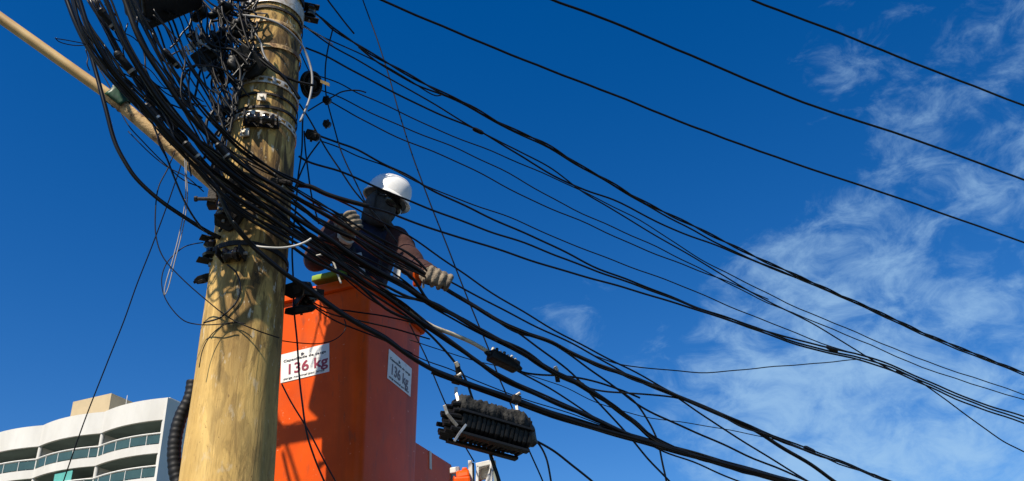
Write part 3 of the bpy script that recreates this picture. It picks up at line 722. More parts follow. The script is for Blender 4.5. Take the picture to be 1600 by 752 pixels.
    # head gear
    b = MB(); b.ell(head - fwd * .004, (.112 * K, .092 * K, .132 * K), (fwd, hr, hu), 20, 14); limb(b, [head - hu * .06 - fwd * .01, neck - UP * .01], [.078, .085]); b.ell(head + (fwd * .052 - hu * .088) * K, (.066, .064, .052), (fwd, hr, hu)); b.ell(head + (fwd * .100 - hu * .030) * K, (.028, .024, .034), (fwd, hr, hu))
    for q_, (f_, rr_) in enumerate(((.25, .092), (.5, .100), (.8, .112))):
        c_ = (head - hu * .10) * (1 - f_) + (neck - UP * .03) * f_; tt = np.linspace(0, 2 * np.pi, 20); e1 = unit(np.cross(hu, (0.3, 1, .1))); e2 = np.cross(hu, e1)
        b.tube([c_ + e1 * rr_ * math.cos(a) * 1.05 + e2 * rr_ * math.sin(a) * .9 + hu * .012 * math.sin(2 * a + q_) for a in tt], .021, 8)
    fuse(b, 'balaclava', MT['balaclava'], root, .009, 2)
    b = MB(); 
    for s in (-1, 1): b.ell(head + (fwd * .094 + hu * .012 + hr * .038 * s) * K, (.026, .050, .038), (unit(fwd + hr * .35 * s), unit(hr - fwd * .35 * s), hu))
    b.box(head + (fwd * .108 + hu * .018) * K, (.012, .03, .012), (fwd, hr, hu))
    for s in (-1, 1): b.box(head + (fwd * .045 + hu * .02 + hr * .094 * s) * K, (.11, .008, .014), (unit(fwd + hr * -.12 * s), hr, hu))
    fuse(b, 'sunglasses_brim_shade', MT['lens'], root, .006, 2)  # dark lenses enlarged to stand in for shade under the helmet brim
    hc = head + hu * .050 * K - fwd * .004
    b = MB(); seg = 28
    prof = [(1.0, 0), (1.0, .02), (.985, .05), (.94, .085), (.84, .115), (.66, .138), (.42, .152), (.18, .158), (.02, .159)]
    V = []
    for (r, z) in prof:
        for t in np.linspace(0, 2 * np.pi, seg, endpoint=False):
            rb = .006 * max(0, math.cos(t * 2)) * (z > .1); V.append(hc + (fwd * .150 * r * math.cos(t) + hr * .124 * r * math.sin(t) + hu * (z + rb * .6)) * K)
    b.add(V, [(i * seg + j, i * seg + (j + 1) % seg, (i + 1) * seg + (j + 1) % seg, (i + 1) * seg + j) for i in range(len(prof) - 1) for j in range(seg)] + [tuple((len(prof) - 1) * seg + j for j in range(seg))])
    for dx in (-.03, 0, .03):
        b.tube([hc + (fwd * .122 * math.cos(t) + hr * dx + hu * (.006 + .155 * math.sin(t))) * K for t in np.linspace(.6, 2.55, 14)], .006, 6)
    hel = b.build('helmet', MT['helmet'], root, smooth='auto')
    b = MB(); V = []
    for (ri, z) in ((.98, .004), (1.02, .010), (1.07, -.004), (1.07, -.009), (.98, -.004)):
        for t in np.linspace(0, 2 * np.pi, seg, endpoint=False):
            ex_ = (.032 * max(0, math.cos(t)) ** 1.5 if ri > 1.05 else 0)
            V.append(hc + (fwd * ((.150 * (ri if ri < 1.05 else 1.05)) * math.cos(t) + ex_) + hr * .124 * (ri if ri < 1.05 else 1.05) * math.sin(t) + hu * (z - .25 * ex_)) * K)
    b.add(V, [(i * seg + j, i * seg + (j + 1) % seg, ((i + 1) % 5) * seg + (j + 1) % seg, ((i + 1) % 5) * seg + j) for i in range(5) for j in range(seg)])
    b.build('helmet_brim', MT['helmet'], hel, smooth='auto')
    b = MB()
    for s in (-1, 1): b.tube(spline([hc + hr * .108 * K * s + fwd * .02, head + (hr * .098 * s + fwd * .03 - hu * .02) * K, head + (hr * .05 * s + fwd * .055 - hu * .138) * K], 5), .0075, 6)
    b.build('chin_strap', MT['black_web'], root)
    b = MB(); 
    for s in (-1, 1): b.tube(spline([chest + unit(shr - shl) * .1 * s + UP * .16, P_(575 + 22 * s, 392, Yt - .22), P_(575 + 15 * s, 430, Yt - .23)], 5), .014, 6)
    b.build('harness', MT['black_web'], root)
person()

# ------------------------------------------------------------------ cables
def path3(pts, off, az, k):
    xs = [p[0] for p in pts]
    res = []
    for p in pts:
        o = off if np.isscalar(off) else np.interp(p[0], [off[0][0], off[1][0]], [off[0][1], off[1][1]])
        if len(p) > 2: o = p[2]
        res.append(span(p[0], p[1], o, az, k))
    return np.array(res)
def depth(p): return float(np.dot(p - CAM, F_))
def extend(P, a, c):
    if a: P = np.vstack([P[0] + unit(P[0] - P[1]) * a, P])
    if c: P = np.vstack([P, P[-1] + unit(P[-1] - P[-2]) * c])
    return P
def cable(label, pts, w, off=0.3, az=62, k=.2, mt='cable', group=None, ea=0, ec=0, wob=.004, strands=1, twist=.0, name='cable', dref=None, sides=6, cat='cable'):
    """pts in photo pixels; w = width in photo pixels; a real round cable of constant thickness"""
    if group in (UG, BG, RG) and pts[0][1] == -12 and not ea: ea = 1.3      # runs on above the frame
    P = extend(path3(pts, off, az, k), ea, ec); C = spline(P, 6)
    near = [q for q in P if 4.5 < depth(q) < 7.0]
    d = dref or (np.mean([depth(q) for q in near]) if near else depth(P[len(P) // 2]))
    r = w * (.86 if w < 6 else .94) * .5 / FPX * d
    n = len(C); s = np.concatenate([[0], np.cumsum(np.linalg.norm(np.diff(C, axis=0), axis=1))])
    ph = rng.uniform(0, 6.28, 6)
    W3 = np.stack([sum(math.sin(1) * np.sin(s * fq + ph[(i + j) % 6]) for j, fq in enumerate((3.1, 7.7, 15))) / 2.2 for i in range(3)], 1) * wob
    C = C + W3
    if strands == 1:
        b = MB().tube(C, r, sides)
    else:
        b = MB()
        if s[-1] > 1:
            m_ = max(n, int(s[-1] / .045)); ss = np.linspace(0, s[-1], m_); C = np.stack([np.interp(ss, s, C[:, i]) for i in range(3)], 1); s = ss
        T = np.gradient(C, axis=0); T /= np.linalg.norm(T, axis=1)[:, None]; u = np.cross(T, (0, 0, 1.)); u /= np.linalg.norm(u, axis=1)[:, None]; wv = np.cross(T, u)
        for q in range(strands):
            a = s * twist + q * 2 * math.pi / strands
            b.tube(C + (u * np.cos(a)[:, None] + wv * np.sin(a)[:, None]) * r * 1.0, r * .92, sides)
    o = b.build(name, MT[mt], None, smooth=True)
    tag(o, label, cat, group); return o

UG = 'strands packed in the dense sweep left of and across the pole'; BG = 'cables of the front bundle'; RG = 'cables leaving the right of the pole'
# --- high lines crossing the open sky (right)
HG = 'power lines crossing the sky'
cable('topmost sky line, clipped by the top edge near the right corner', [(1120, -26), (1176, 0), (1309, 51), (1447, 106), (1600, 165)], 4.6, .9, ea=1.5, ec=3, group=HG, name='power_line')
cable('middle of the three sky lines high on the right', [(820, -20), (863, 0), (935, 26), (1080, 87), (1255, 160), (1420, 215), (1600, 281)], 4.8, .6, ea=1.2, ec=3, group=HG, name='power_line')
cable('lowest of the three sky lines, passing well above the helmet', [(550, -22), (596, 0), (712, 50), (839, 102), (959, 148), (1080, 197), (1240, 255), (1399, 308), (1600, 379)], 4.8, .35, ea=.6, ec=3, group=HG, name='power_line')
# --- drops leaving the right of the pole
RG = 'cables leaving the right of the pole'
A = [(486, 16), (504, 30), (520, 45), (560, 71), (600, 95), (644, 120), (692, 146), (732, 164), (783, 194), (847, 223), (911, 261), (959, 288), (999, 312), (1071, 347), (1158, 391), (1254, 435), (1369, 486), (1453, 525), (1600, 583)]
cable('heavy twisted pair dropping from the pole top across to the right edge', A, 3.4, .1, strands=2, twist=11, group=RG, ec=3)
cable('cable hugging the underside of the heavy twisted pair', [(x, y + (2.5 if x < 1000 else 7 if x < 1200 else 3) + (7 if 590 < x < 670 else 0)) for x, y in A[3:]], 3.2, .14, group=RG, ec=3)
cable('thin wire peeling off just below the twisted pair near the pole top', [(472, 38), (500, 56), (560, 82), (600, 103), (640, 126), (680, 150), (694, 148)], 2.4, .12, group=RG, mt='cable_thin')
cable('slack line below the twisted pair that crosses two others near mid sky', [(474, 40), (515, 70), (560, 94), (600, 118), (680, 164), (740, 200), (783, 223), (815, 239), (863, 264), (911, 300), (951, 324), (1011, 360), (1079, 400), (1122, 426), (1200, 471), (1278, 510), (1363, 563), (1405, 584)], 2.8, .18, group=RG)
cable('line from the knob beside the grey hoop running under the slack line', [(478, 75), (510, 88), (550, 110), (612, 142), (680, 176), (748, 205), (799, 235), (863, 274), (907, 294), (959, 312), (1039, 353), (1119, 384), (1160, 401), (1254, 438)], 3.4, .22, group=RG)
cable('long thin wire, upper of the even pair sloping under the twisted pair', [(490, 117), (530, 130), (560, 146), (620, 172), (692, 206), (783, 243), (859, 276), (919, 304), (1000, 344), (1080, 396), (1134, 426), (1230, 474), (1340, 520), (1450, 566), (1600, 616)], 2.2, .2, mt='cable_thin', group=RG, ec=3)
cable('long thin wire, lower of the even pair sloping under the twisted pair', [(498, 140), (530, 152), (560, 166), (632, 200), (720, 235), (783, 265), (863, 310), (959, 356), (1039, 392), (1120, 434), (1200, 473), (1320, 522), (1441, 574), (1600, 625)], 2.2, .2, mt='cable_thin', group=RG, ec=3)
cable('thin wire anchored at the small upper clamp beside the pole', [(514, 157), (540, 172), (560, 184), (632, 219), (700, 247), (760, 276), (832, 314), (919, 350), (999, 387), (1079, 418), (1150, 446), (1200, 468)], 2.3, .2, mt='cable_thin', group=RG)
cable('wire from the large wedge clamp joining the middle bundle at right', [(498, 212), (530, 224), (560, 235), (600, 256), (640, 276), (672, 296), (740, 328), (800, 356), (863, 384), (927, 416), (987, 440), (1039, 460), (1099, 484), (1170, 508), (1260, 540), (1369, 566), (1441, 596), (1519, 629), (1600, 656)], 3.6, .16, group=RG, ec=3)
cable('second wire from the large wedge clamp, thinner and just beneath', [(500, 220), (530, 231), (560, 245), (600, 260), (660, 288), (740, 320), (808, 344), (879, 376), (959, 408), (1039, 437), (1120, 470), (1188, 498), (1302, 543), (1380, 566)], 2.2, .18, mt='cable_thin', group=RG)
cable('cable passing right in front of the white helmet', [(466, 244), (480, 252), (530, 268), (574, 286), (640, 314), (680, 330), (760, 360), (820, 380), (879, 404), (939, 426), (987, 443), (1059, 470), (1170, 512), (1260, 543), (1369, 570), (1441, 600), (1519, 634), (1600, 661)], 3.6, ((466, -.02), (700, .16)), group=RG, ec=3)
cable('cable crossing the lineworker at chin height and running to the middle bundle', [(205, -12), (225, 30), (255, 80), (285, 128), (320, 172), (360, 213), (400, 247), (440, 274), (480, 291), (520, 308), (560, 320), (604, 332), (640, 345), (688, 362), (760, 384), (839, 410), (919, 434), (987, 453), (1059, 475), (1160, 507), (1260, 535), (1369, 562), (1441, 592), (1519, 625), (1600, 651)], 4.0, ((430, -.3), (700, .0)), group=RG, ec=3)
cable('taped short length over the chin high cable beside the pole', [(466, 290), (485, 292), (510, 303), (540, 313), (575, 323)], 8, -.24, mt='cable_dusty', group=RG)
cable('wire that leaves the middle bundle at far right and droops steeply', [(1400, 580), (1435, 595), (1501, 643), (1561, 685), (1600, 706)], 2.4, .16, mt='cable_thin', group=RG, ec=2)
cable('nearly level thin wire linking the lower bundle to the middle one', [(930, 556), (967, 569), (1021, 576), (1093, 583), (1165, 577), (1256, 569), (1345, 562)], 2.0, .12, mt='cable_thin', group=RG)
cable('long thin diagonal from the top edge past the helmet to the small splice', [(560, -20), (567, 0), (600, 94), (632, 205), (658, 280), (684, 348), (708, 408), (728, 460), (762, 543), (777, 583), (801, 639), (826, 702), (848, 752), (870, 810)], 2.8, .28, mt='cable_thin', group=RG, ea=1, wob=.002)
cable('thin tail hanging behind the finned closure toward the boom', [(640, 505), (665, 558), (696, 632), (720, 685), (741, 722)], 2.4, .3, mt='cable_thin', group=RG)
cable('short slanting stub of wire at the top edge right of the pole', [(500, -22), (512, 0), (530, 24), (553, 53)], 3.0, .3, mt='cable_thin', group=RG)
# verticals and crossings beside the pole
VG = 'wires hanging down the right side of the pole'
cable('hanging wire from the twisted pair down past two small clamps', [(519, 44), (512, 80), (508, 112), (509, 144), (513, 165), (530, 226), (540, 250), (554, 280), (574, 322), (594, 348)], 2.8, .1, mt='cable_thin', group=VG)
cable('hanging wire slanting from the pole strap to the lineworker shoulder', [(467, 162), (492, 202), (526, 258), (550, 294), (574, 322), (594, 345), (622, 380)], 3.0, .06, group=VG)
cable('straight wire standing close along the right side of the pole', [(474, 185), (471, 235), (466, 280), (462, 330), (456, 400), (458, 450), (460, 494), (465, 545), (471, 625), (478, 672), (492, 715), (512, 764)], 3.4, .08, group=VG)
cable('wire crossing itself in an X below the wedge clamp', [(499, 222), (488, 236), (480, 248), (468, 275), (460, 296)], 3.0, .06, mt='cable_thin', group=VG)
cable('second leg of the X below the wedge clamp', [(476, 205), (478, 248), (484, 290), (490, 320), (498, 350)], 3.0, .09, mt='cable_thin', group=VG)
cable('curved wire linking the tape coil and the small clamp', [(480, 174), (500, 162), (520, 152), (536, 144), (560, 142), (572, 145)], 2.6, .14, mt='cable_thin', group=VG)
cable('dark wire bowed from the pole to the tape coil', [(470, 82), (478, 100), (486, 118), (496, 140)], 2.4, .05, mt='cable_thin', group=VG)
cable('slanting wire across the lower orange bucket side', [(440, 600), (456, 630), (474, 661), (492, 693), (525, 752), (540, 780)], 3.0, .1, group=VG)
for lab, pts in (('upper of three wires strung over the bucket top', [(478, 462), (500, 478), (550, 487), (600, 494), (660, 510), (690, 522)]), ('middle of three wires strung over the bucket top', [(480, 468), (509, 488), (572, 503), (637, 521), (672, 530)]), ('lowest of three wires strung over the bucket top', [(485, 478), (520, 500), (560, 516), (600, 532), (645, 552)])):
    cable(lab, pts, 2.8, .02, group='wires over the bucket top', mt='cable_thin')
# --- front bundle passing the pole and fanning out to the lower right
BG = 'cables of the front bundle'
def fr(o, g=.22): return ((430, o), (720, o + g))
cable('upper thin line of the bundle from the balaclava down to the lower right', [(330, 190), (380, 236), (430, 268), (480, 290), (540, 318), (600, 348), (640, 370), (712, 418), (760, 452), (828, 495), (905, 537), (963, 567), (1021, 597), (1071, 622), (1115, 640), (1158, 660), (1263, 702), (1360, 739), (1400, 755), (1460, 780)], 3.2, fr(-.28), group=BG, ec=1)
cable('cable gripped by the hand raised at the chin', [(290, 140), (335, 196), (400, 256), (460, 296), (520, 336), (548, 356), (580, 374), (640, 406), (704, 440), (768, 475), (828, 506), (895, 538), (948, 568), (1000, 596), (1071, 626), (1158, 664), (1250, 700)], 3.4, ((430, -.27), (560, .02)), group=BG)
cable('thick cable running through the outstretched glove', [(190, -12), (215, 55), (250, 116), (290, 172), (340, 224), (400, 272), (460, 308), (520, 342), (580, 380), (640, 414), (692, 448), (736, 475), (772, 497), (816, 519), (863, 535), (895, 552), (930, 569), (974, 585), (1021, 604), (1071, 624), (1115, 643), (1160, 663), (1180, 673), (1220, 697), (1267, 726), (1303, 752), (1340, 778)], 7.0, fr(-.30), group=BG, mt='cable_dusty')
cable('thick cable under the glove ending at the steep crossing near the bottom', [(160, -12), (195, 70), (235, 138), (280, 195), (325, 240), (380, 285), (440, 325), (500, 365), (560, 405), (620, 440), (676, 475), (720, 499), (772, 527), (824, 556), (869, 583), (905, 600), (945, 624), (985, 655), (1028, 689), (1080, 712)], 7.5, fr(-.32), group=BG)
cable('companion strand against the thick cable under the glove', [(168, -12), (205, 72), (245, 142), (290, 200), (335, 246), (390, 292), (450, 333), (510, 372), (570, 411), (626, 446), (676, 481), (720, 505), (772, 532), (824, 560), (869, 588), (905, 602), (940, 610), (977, 614), (1053, 621), (1090, 632)], 3.6, fr(-.30), group=BG, mt='cable_dusty')
cable('cable along the bucket rim that carries on under the small splice', [(120, -12), (140, 50), (170, 100), (215, 155), (260, 205), (310, 255), (360, 300), (420, 340), (480, 380), (540, 420), (590, 455), (640, 491), (676, 514), (723, 549), (767, 578), (814, 604), (871, 630), (941, 661), (985, 681), (1040, 700)], 6.5, fr(-.34), group=BG)
cable('cable bending down into the back of the finned closure', [(112, -12), (130, 50), (160, 95), (205, 150), (250, 200), (300, 255), (350, 305), (410, 348), (470, 385), (530, 425), (590, 465), (640, 498), (676, 527), (709, 563), (727, 592), (739, 625)], 4.8, fr(-.32, .20), group=BG)
cable('thin wire from the small splice to the lower thick bundle', [(800, 575), (840, 597), (894, 628), (948, 664), (1000, 686)], 3.2, .0, group=BG)
cable('wire leaving the small splice level before it joins the upper bundle', [(800, 577), (822, 583), (840, 585), (876, 587), (934, 597), (967, 608), (1000, 622)], 3.6, .02, group=BG)
cable('steep wire crossing the lower bundles down to the bottom edge', [(760, 488), (808, 519), (840, 543), (894, 585), (934, 628), (985, 683), (1014, 719), (1046, 752), (1080, 790)], 3.6, .04, group=BG)
cable('line that slants down at mid frame and turns sharply to the bottom edge', [(860, 536), (894, 557), (927, 581), (963, 607), (992, 628), (1010, 654), (1028, 690), (1036, 725), (1042, 756), (1044, 790)], 3.6, .08, group=BG)
cable('line branching from the sharp turn towards the right bottom edge', [(963, 607), (992, 629), (1043, 657), (1111, 686), (1165, 711), (1256, 749), (1310, 772)], 3.6, .08, group=BG, ec=1)
cable('line leaving the big bundle to the lower right bottom edge', [(1021, 600), (1057, 621), (1100, 650), (1165, 693), (1220, 726), (1263, 752), (1300, 775)], 3.2, .09, group=BG, ec=1)
cable('lowest thin line in the lower right corner of the big bundle', [(1010, 692), (1039, 706), (1093, 726), (1155, 752), (1200, 772)], 3.0, .0, group=BG, ec=1)
cable('faint thin wire threaded low behind the lower right bundle', [(640, 530), (720, 558), (800, 578), (876, 603), (930, 628), (1003, 650), (1093, 664), (1165, 677), (1230, 693), (1270, 706)], 1.6, .2, group=BG, mt='cable_thin')
# the long heavy run that carries the finned closure
JP = [(100, -12), (118, 36), (140, 78), (170, 118), (215, 165), (262, 205), (300, 238), (330, 270), (346, 310), (364, 348), (388, 378), (404, 394), (448, 430), (480, 450), (520, 480), (560, 506), (600, 528), (640, 557), (676, 578), (723, 597), (774, 615), (814, 630), (871, 650), (940, 671), (1010, 690), (1075, 708), (1147, 729), (1230, 752), (1300, 772)]
cable('heavy messenger cable that carries the finned closure', JP, 8.0, ((430, -.33), (760, -.12)), k=.12, group=BG, ec=1.5)
cable('upper strand lashed along the heavy messenger cable', [(x, y - (4 if x > 800 else 3)) for x, y in JP[9:]], 4.2, ((430, -.31), (760, -.10)), group=BG, ec=1.5)
cable('lower strand lashed along the heavy messenger cable', [(x - 1, y + 4) for x, y in JP[18:]], 4.2, ((430, -.33), (760, -.10)), group=BG, mt='cable_dusty', ec=1.5)
cable('thin wire strung just above the messenger cable', [(630, 545), (665, 563), (709, 579), (750, 597), (796, 616), (857, 636), (911, 654), (960, 672)], 2.0, -.06, group=BG, mt='cable_thin')
cable('pale sleeved cable leading into the small splice', [(600, 452), (640, 486), (676, 511), (705, 522), (734, 534), (766, 552)], 7.0, ((430, -.3), (760, -.03)), mt='beige_sleeve')
# fillers: strands nobody can tell apart inside the dense sweep at the pole
UG = 'strands packed in the dense sweep left of and across the pole'
UL = 'black cable strand packed in the dense sweep running down across the pole'
gates = [  # three tight masses left of the pole, each running on along one of the long cables
    ([(112, -12), (136, 45), (166, 92), (197, 134), (236, 176), (268, 212), (316, 262), (366, 306), (430, 350), (500, 398), (560, 438), (620, 476)], 7.5, 6, 5.2,
     [(676, 514), (723, 549), (767, 578), (814, 604), (871, 630), (941, 661), (1010, 690), (1075, 708), (1147, 729), (1230, 752), (1290, 770)]),
    ([(150, -12), (190, 66), (228, 128), (270, 184), (314, 232), (366, 276), (430, 320), (500, 364), (570, 409), (630, 446)], 11, 9, 5.2,
     [(676, 475), (720, 499), (772, 527), (824, 556), (869, 583), (905, 600), (945, 624), (985, 655), (1028, 689), (1080, 711), (1150, 731), (1240, 756)]),
    ([(200, -12), (226, 54), (260, 114), (300, 164), (340, 212), (390, 256), (450, 298), (510, 338), (575, 378), (636, 413)], 7, 5, 4.4,
     [(692, 448), (736, 475), (772, 497), (816, 519), (863, 535), (895, 552), (930, 569), (974, 585), (1021, 604), (1071, 624), (1115, 643), (1160, 663), (1240, 696), (1330, 730)])]
for pts, jit, cnt, w, tail in gates:
    for q in range(cnt):
        f = rng.uniform(-1, 1); pp = []
        for i, (x, y) in enumerate(pts):
            f = np.clip(f + rng.normal(0, .55), -1.3, 1.3); a = f * jit * (1.0 + (.5 if i > 6 else 0))
            pp.append((x + a * .75, y - a * .66))
        n_ = int(rng.integers(5, len(tail) - 1)) if q % 2 else len(tail); a = rng.uniform(-2.4, 2.4)
        pp += [(x + a * .45 * (1 - (i / (n_ - 1)) * (q % 2)), y - a * .9 * (1 - (i / (n_ - 1)) * (q % 2))) for i, (x, y) in enumerate(tail[:n_])]
        oe = -.10 + rng.uniform(-.02, .02)
        cable(UL, pp, w * rng.uniform(.6, 1.1) * (.8 if q % 2 else 1), ((430, -.36 + rng.uniform(0, .1)), (700, oe)), group=UG, mt=random.choice(['cable', 'cable', 'cable_dusty']), wob=.011 if q % 2 == 0 else .008, k=.16, ec=0 if q % 2 else 1.5)

XG = 'thin wires straying across the dense sweep'
for q in range(16):
    t = rng.uniform(0, 1); x0 = 130 + t * 120; y0 = -5 + rng.uniform(0, 120) + t * 20; pp = [(x0, y0)]; a = rng.uniform(.7, 1.25)
    for j in range(6):
        a = .9 + (a - .9) * .5 + rng.normal(0, .33); pp.append((pp[-1][0] + math.cos(a) * rng.uniform(24, 40), pp[-1][1] + math.sin(a) * rng.uniform(24, 40)))
    cable('thin wire straying across the dense sweep left of the pole', pp, rng.uniform(1.8, 3.4), -.33 + rng.uniform(-.1, .1), group=XG, mt=random.choice(['cable_thin', 'cable_dusty', 'cable', 'grey_wire']) if q % 5 == 0 else random.choice(['cable_thin', 'cable']), wob=.008, k=.16)
for (x, y, ln_, w_, lab) in ((196, 100, 46, 13, 'black tubular cable joint in the sweep near the top left gap'), (168, 30, 40, 12, 'upper left cable joint just under the top edge'), (238, 176, 34, 11, 'black cable joint right of the green wrap'), (268, 92, 36, 10, 'slim cable joint under the terminal box'), (300, 236, 36, 12, 'black cable joint where the sweep meets the arm root'), (348, 236, 30, 11, 'black cable joint against the left side of the pole')):
    p = span(x, y, -.40, k=.16); d = depth(p) / FPX; e = unit(RR * .60 - UU * .80 + F_ * .25)
    rt = empty('cable_joint', p); tag(rt, lab, 'cable joint', 'joints in the dense sweep')
    MB().tube([p - e * ln_ * d * .5, p - e * ln_ * d * .42, p + e * ln_ * d * .42, p + e * ln_ * d * .5], [w_ * d * .28, w_ * d * .5, w_ * d * .5, w_ * d * .28], 10).build('joint_body', MT['black_plastic'], rt, smooth='auto')
    for f in (-.3, .3): MB().tube([p + e * ln_ * d * (f - .05), p + e * ln_ * d * (f + .05)], w_ * d * .55, 10).build('joint_band', MT['galv' if f > 0 else 'darksteel'], rt, smooth='auto')

for (x, y, o_, lab) in ((940, 671, -.1, 'tape wrap on the messenger cable between closure and bottom edge'), (1120, 722, -.1, 'tape wrap on the messenger cable near the bottom edge'), (905, 600, -.1, 'tape wrap on the thick cable right of the tan spacer clamp'), (1180, 672, -.08, 'tape wrap where the upper bundle forks low on the right'), (1265, 703, .02, 'knobby tape wrap on the thin upper line near the bottom right'), (747, 205, .2, 'small tape wrap where the slack line meets its neighbour'), (1254, 436, .12, 'tape wrap closing the heavy twisted pair above the clouds'), (1300, 546, .14, 'tape wrap on the middle bundle in front of the clouds')):
    p, q = street(x - 8, y - 4, o_), street(x + 8, y + 3.6, o_); rt = tag(MB().tube([p, p + (q - p) * .2, p + (q - p) * .8, q], [.012, .017, .016, .011], 10).build('tape_wrap', MT['cable_dusty'], None, smooth='auto'), lab, 'tape wrap', 'tape wraps on the cables')

# --- left side drops
LG = 'loose wires hanging left of the pole'
cable('thick black service cable hanging in a bow left of the lamp arm joint', [(132, 50), (140, 80), (152, 120), (164, 168), (180, 224), (196, 254), (213, 278), (251, 313), (289, 340), (324, 362), (345, 372)], 7.5, -.12, k=.1, group=LG)
cable('thin wire passing behind the green wrap to the pole', [(150, 100), (172, 138), (186, 170), (202, 198), (224, 222), (258, 257), (286, 281), (316, 293)], 2.2, .05, k=.05, group=LG, mt='cable_thin')
cable('second thin wire just above the rusty arm root', [(200, 205), (234, 240), (262, 262), (290, 276), (318, 300)], 2.0, .1, k=.05, group=LG, mt='cable_thin')
cable('straight black drop falling from the bundle to the pole insulator', [(228, 170), (240, 198), (252, 226), (262, 250), (272, 278), (289, 316), (312, 352), (326, 366)], 3.6, -.16, k=.12, group=LG)
cable('long thin wire running down to the apartment roof', [(284, 255), (279, 271), (258, 330), (241, 375), (215, 442), (194, 500), (170, 560), (150, 611), (120, 692), (98, 756), (84, 800)], 2.2, .2, k=-.15, group=LG, mt='cable_thin', wob=.0015)
cable('pale grey wire hanging in a narrow hairpin', [(287, 232), (289, 262), (290, 309), (281, 361), (270, 406), (258, 448), (257, 461), (261, 455), (273, 410), (285, 360), (293, 310), (291, 262), (292, 235)], 2.0, -.1, k=.1, group=LG, mt='grey_wire', wob=.001)
cable('pale grey wire looping left of the hairpin then across the pole', [(274, 236), (262, 264), (248, 292), (243, 330), (244, 371), (255, 402), (282, 433), (320, 467), (360, 498, -.26), (400, 516, -.27), (436, 528, -.2)], 2.3, -.23, k=.05, group=LG, mt='cable_thin', wob=.001)
cable('thin round loop standing off the left edge of the pole', [(318, 379), (300, 382), (286, 387), (262, 409), (253, 433), (256, 461), (270, 485), (289, 502), (310, 507), (340, 507, -.26), (364, 504, -.27)], 2.0, -.2, k=.05, group=LG, mt='cable_thin', wob=.001)
cable('dark loop lying against the front of the pole', [(356, 414), (368, 424), (374, 436), (376, 452), (370, 472), (360, 484), (344, 498), (318, 506)], 3.4, -.27, k=.02, group=LG)
cable('fine arc of wire lower on the pole front', [(310, 575), (318, 545), (332, 522), (350, 508), (372, 504), (384, 506)], 1.8, -.28, k=.02, group=LG, mt='cable_thin')
cable('tiny twig of wire poking out at far left of the bundle', [(86, 60), (104, 63), (134, 70), (118, 72), (92, 66), (86, 60)], 1.8, -.3, k=.2, group=LG, mt='cable_thin')
cable('short frayed wire end hanging below the twig', [(134, 78), (138, 90), (137, 100), (141, 110)], 2.2, -.3, k=.2, group=LG, mt='cable_thin')
cable('frayed wire end dangling over the arm right of the green wrap', [(206, 138), (212, 156), (221, 176)], 3.2, -.3, k=.2, group=LG)
cable('thin wire crossing the orange bucket at sticker height', [(432, 531), (463, 535), (496, 537), (520, 532), (536, 520), (541, 508), (538, 498)], 1.9, .02, k=0, group=LG, mt='cable_thin')
cable('bright grey cable hooped round the pole near its top', [(372, 24), (390, 25), (410, 28), (432, 36), (456, 53), (474, 75), (484, 100), (488, 122), (485, 150), (478, 170), (469, 190)], 4.4, ((440, -.29), (480, -.20)), k=.02, mt='grey_wire', wob=.001)
cable('white pvc tail bent along the pole front to its right side', [(392, 381), (402, 385), (420, 387), (440, 387.5), (462, 384), (478, 378), (486, 373)], 4.0, -.36, k=0, mt='white_pvc', wob=.0)
cable('white hook of stiff cable below the bundle over the bucket rim', [(494, 400), (503, 398), (514, 399), (522, 412), (528, 430), (533, 443)], 3.6, -.24, k=0, mt='white_pvc', wob=.0)
cable('thin wire from the strap leaving in front of the grey hoop', [(390, 20), (430, 24), (464, 38), (500, 56), (520, 70)], 2.4, ((390, -.24), (520, .05)), k=0, mt='grey_wire')
# wires on the pole face
PG = 'thin wires crossing the pole face'
for lab, pts, w, mt_ in (('bundle offshoot slanting across the pole above the white tail', [(330, 214), (352, 232), (390, 252), (420, 268), (460, 300)], 4.5, 'cable'), ('brown stained wire slanting over the pole under its top strap', [(372, 62), (392, 78), (410, 96), (432, 112), (462, 126), (490, 134)], 5.0, 'cable_dusty'), ('grey flecked wire zigzagging beside the pole top', [(386, 30), (398, 50), (408, 68), (412, 84), (420, 98), (428, 104)], 4.0, 'grey_wire'), ('thick wire slanting under the zigzag wire to the tape coil', [(410, 90), (430, 108), (446, 124), (458, 140), (468, 155)], 6.0, 'cable')):
    cable(lab, pts, w, -.27, k=.03, mt=mt_, group=PG)
# hanging from the closure
cable('cable leaving the pointed end of the finned closure to the bottom edge', [(825, 684), (835, 688), (864, 704), (893, 726), (926, 752), (950, 775)], 4.2, -.06, group='tails below the finned closure')
cable('tail dropping steeply from the pointed end of the finned closure', [(828, 686), (839, 692), (853, 715), (861, 752), (864, 790)], 3.6, -.04, group='tails below the finned closure')
cable('thick black tail straight below the finned closure by the boom bracket', [(764, 700), (769, 718), (775, 735), (780, 752), (786, 780)], 7.0, .0, group='tails below the finned closure')

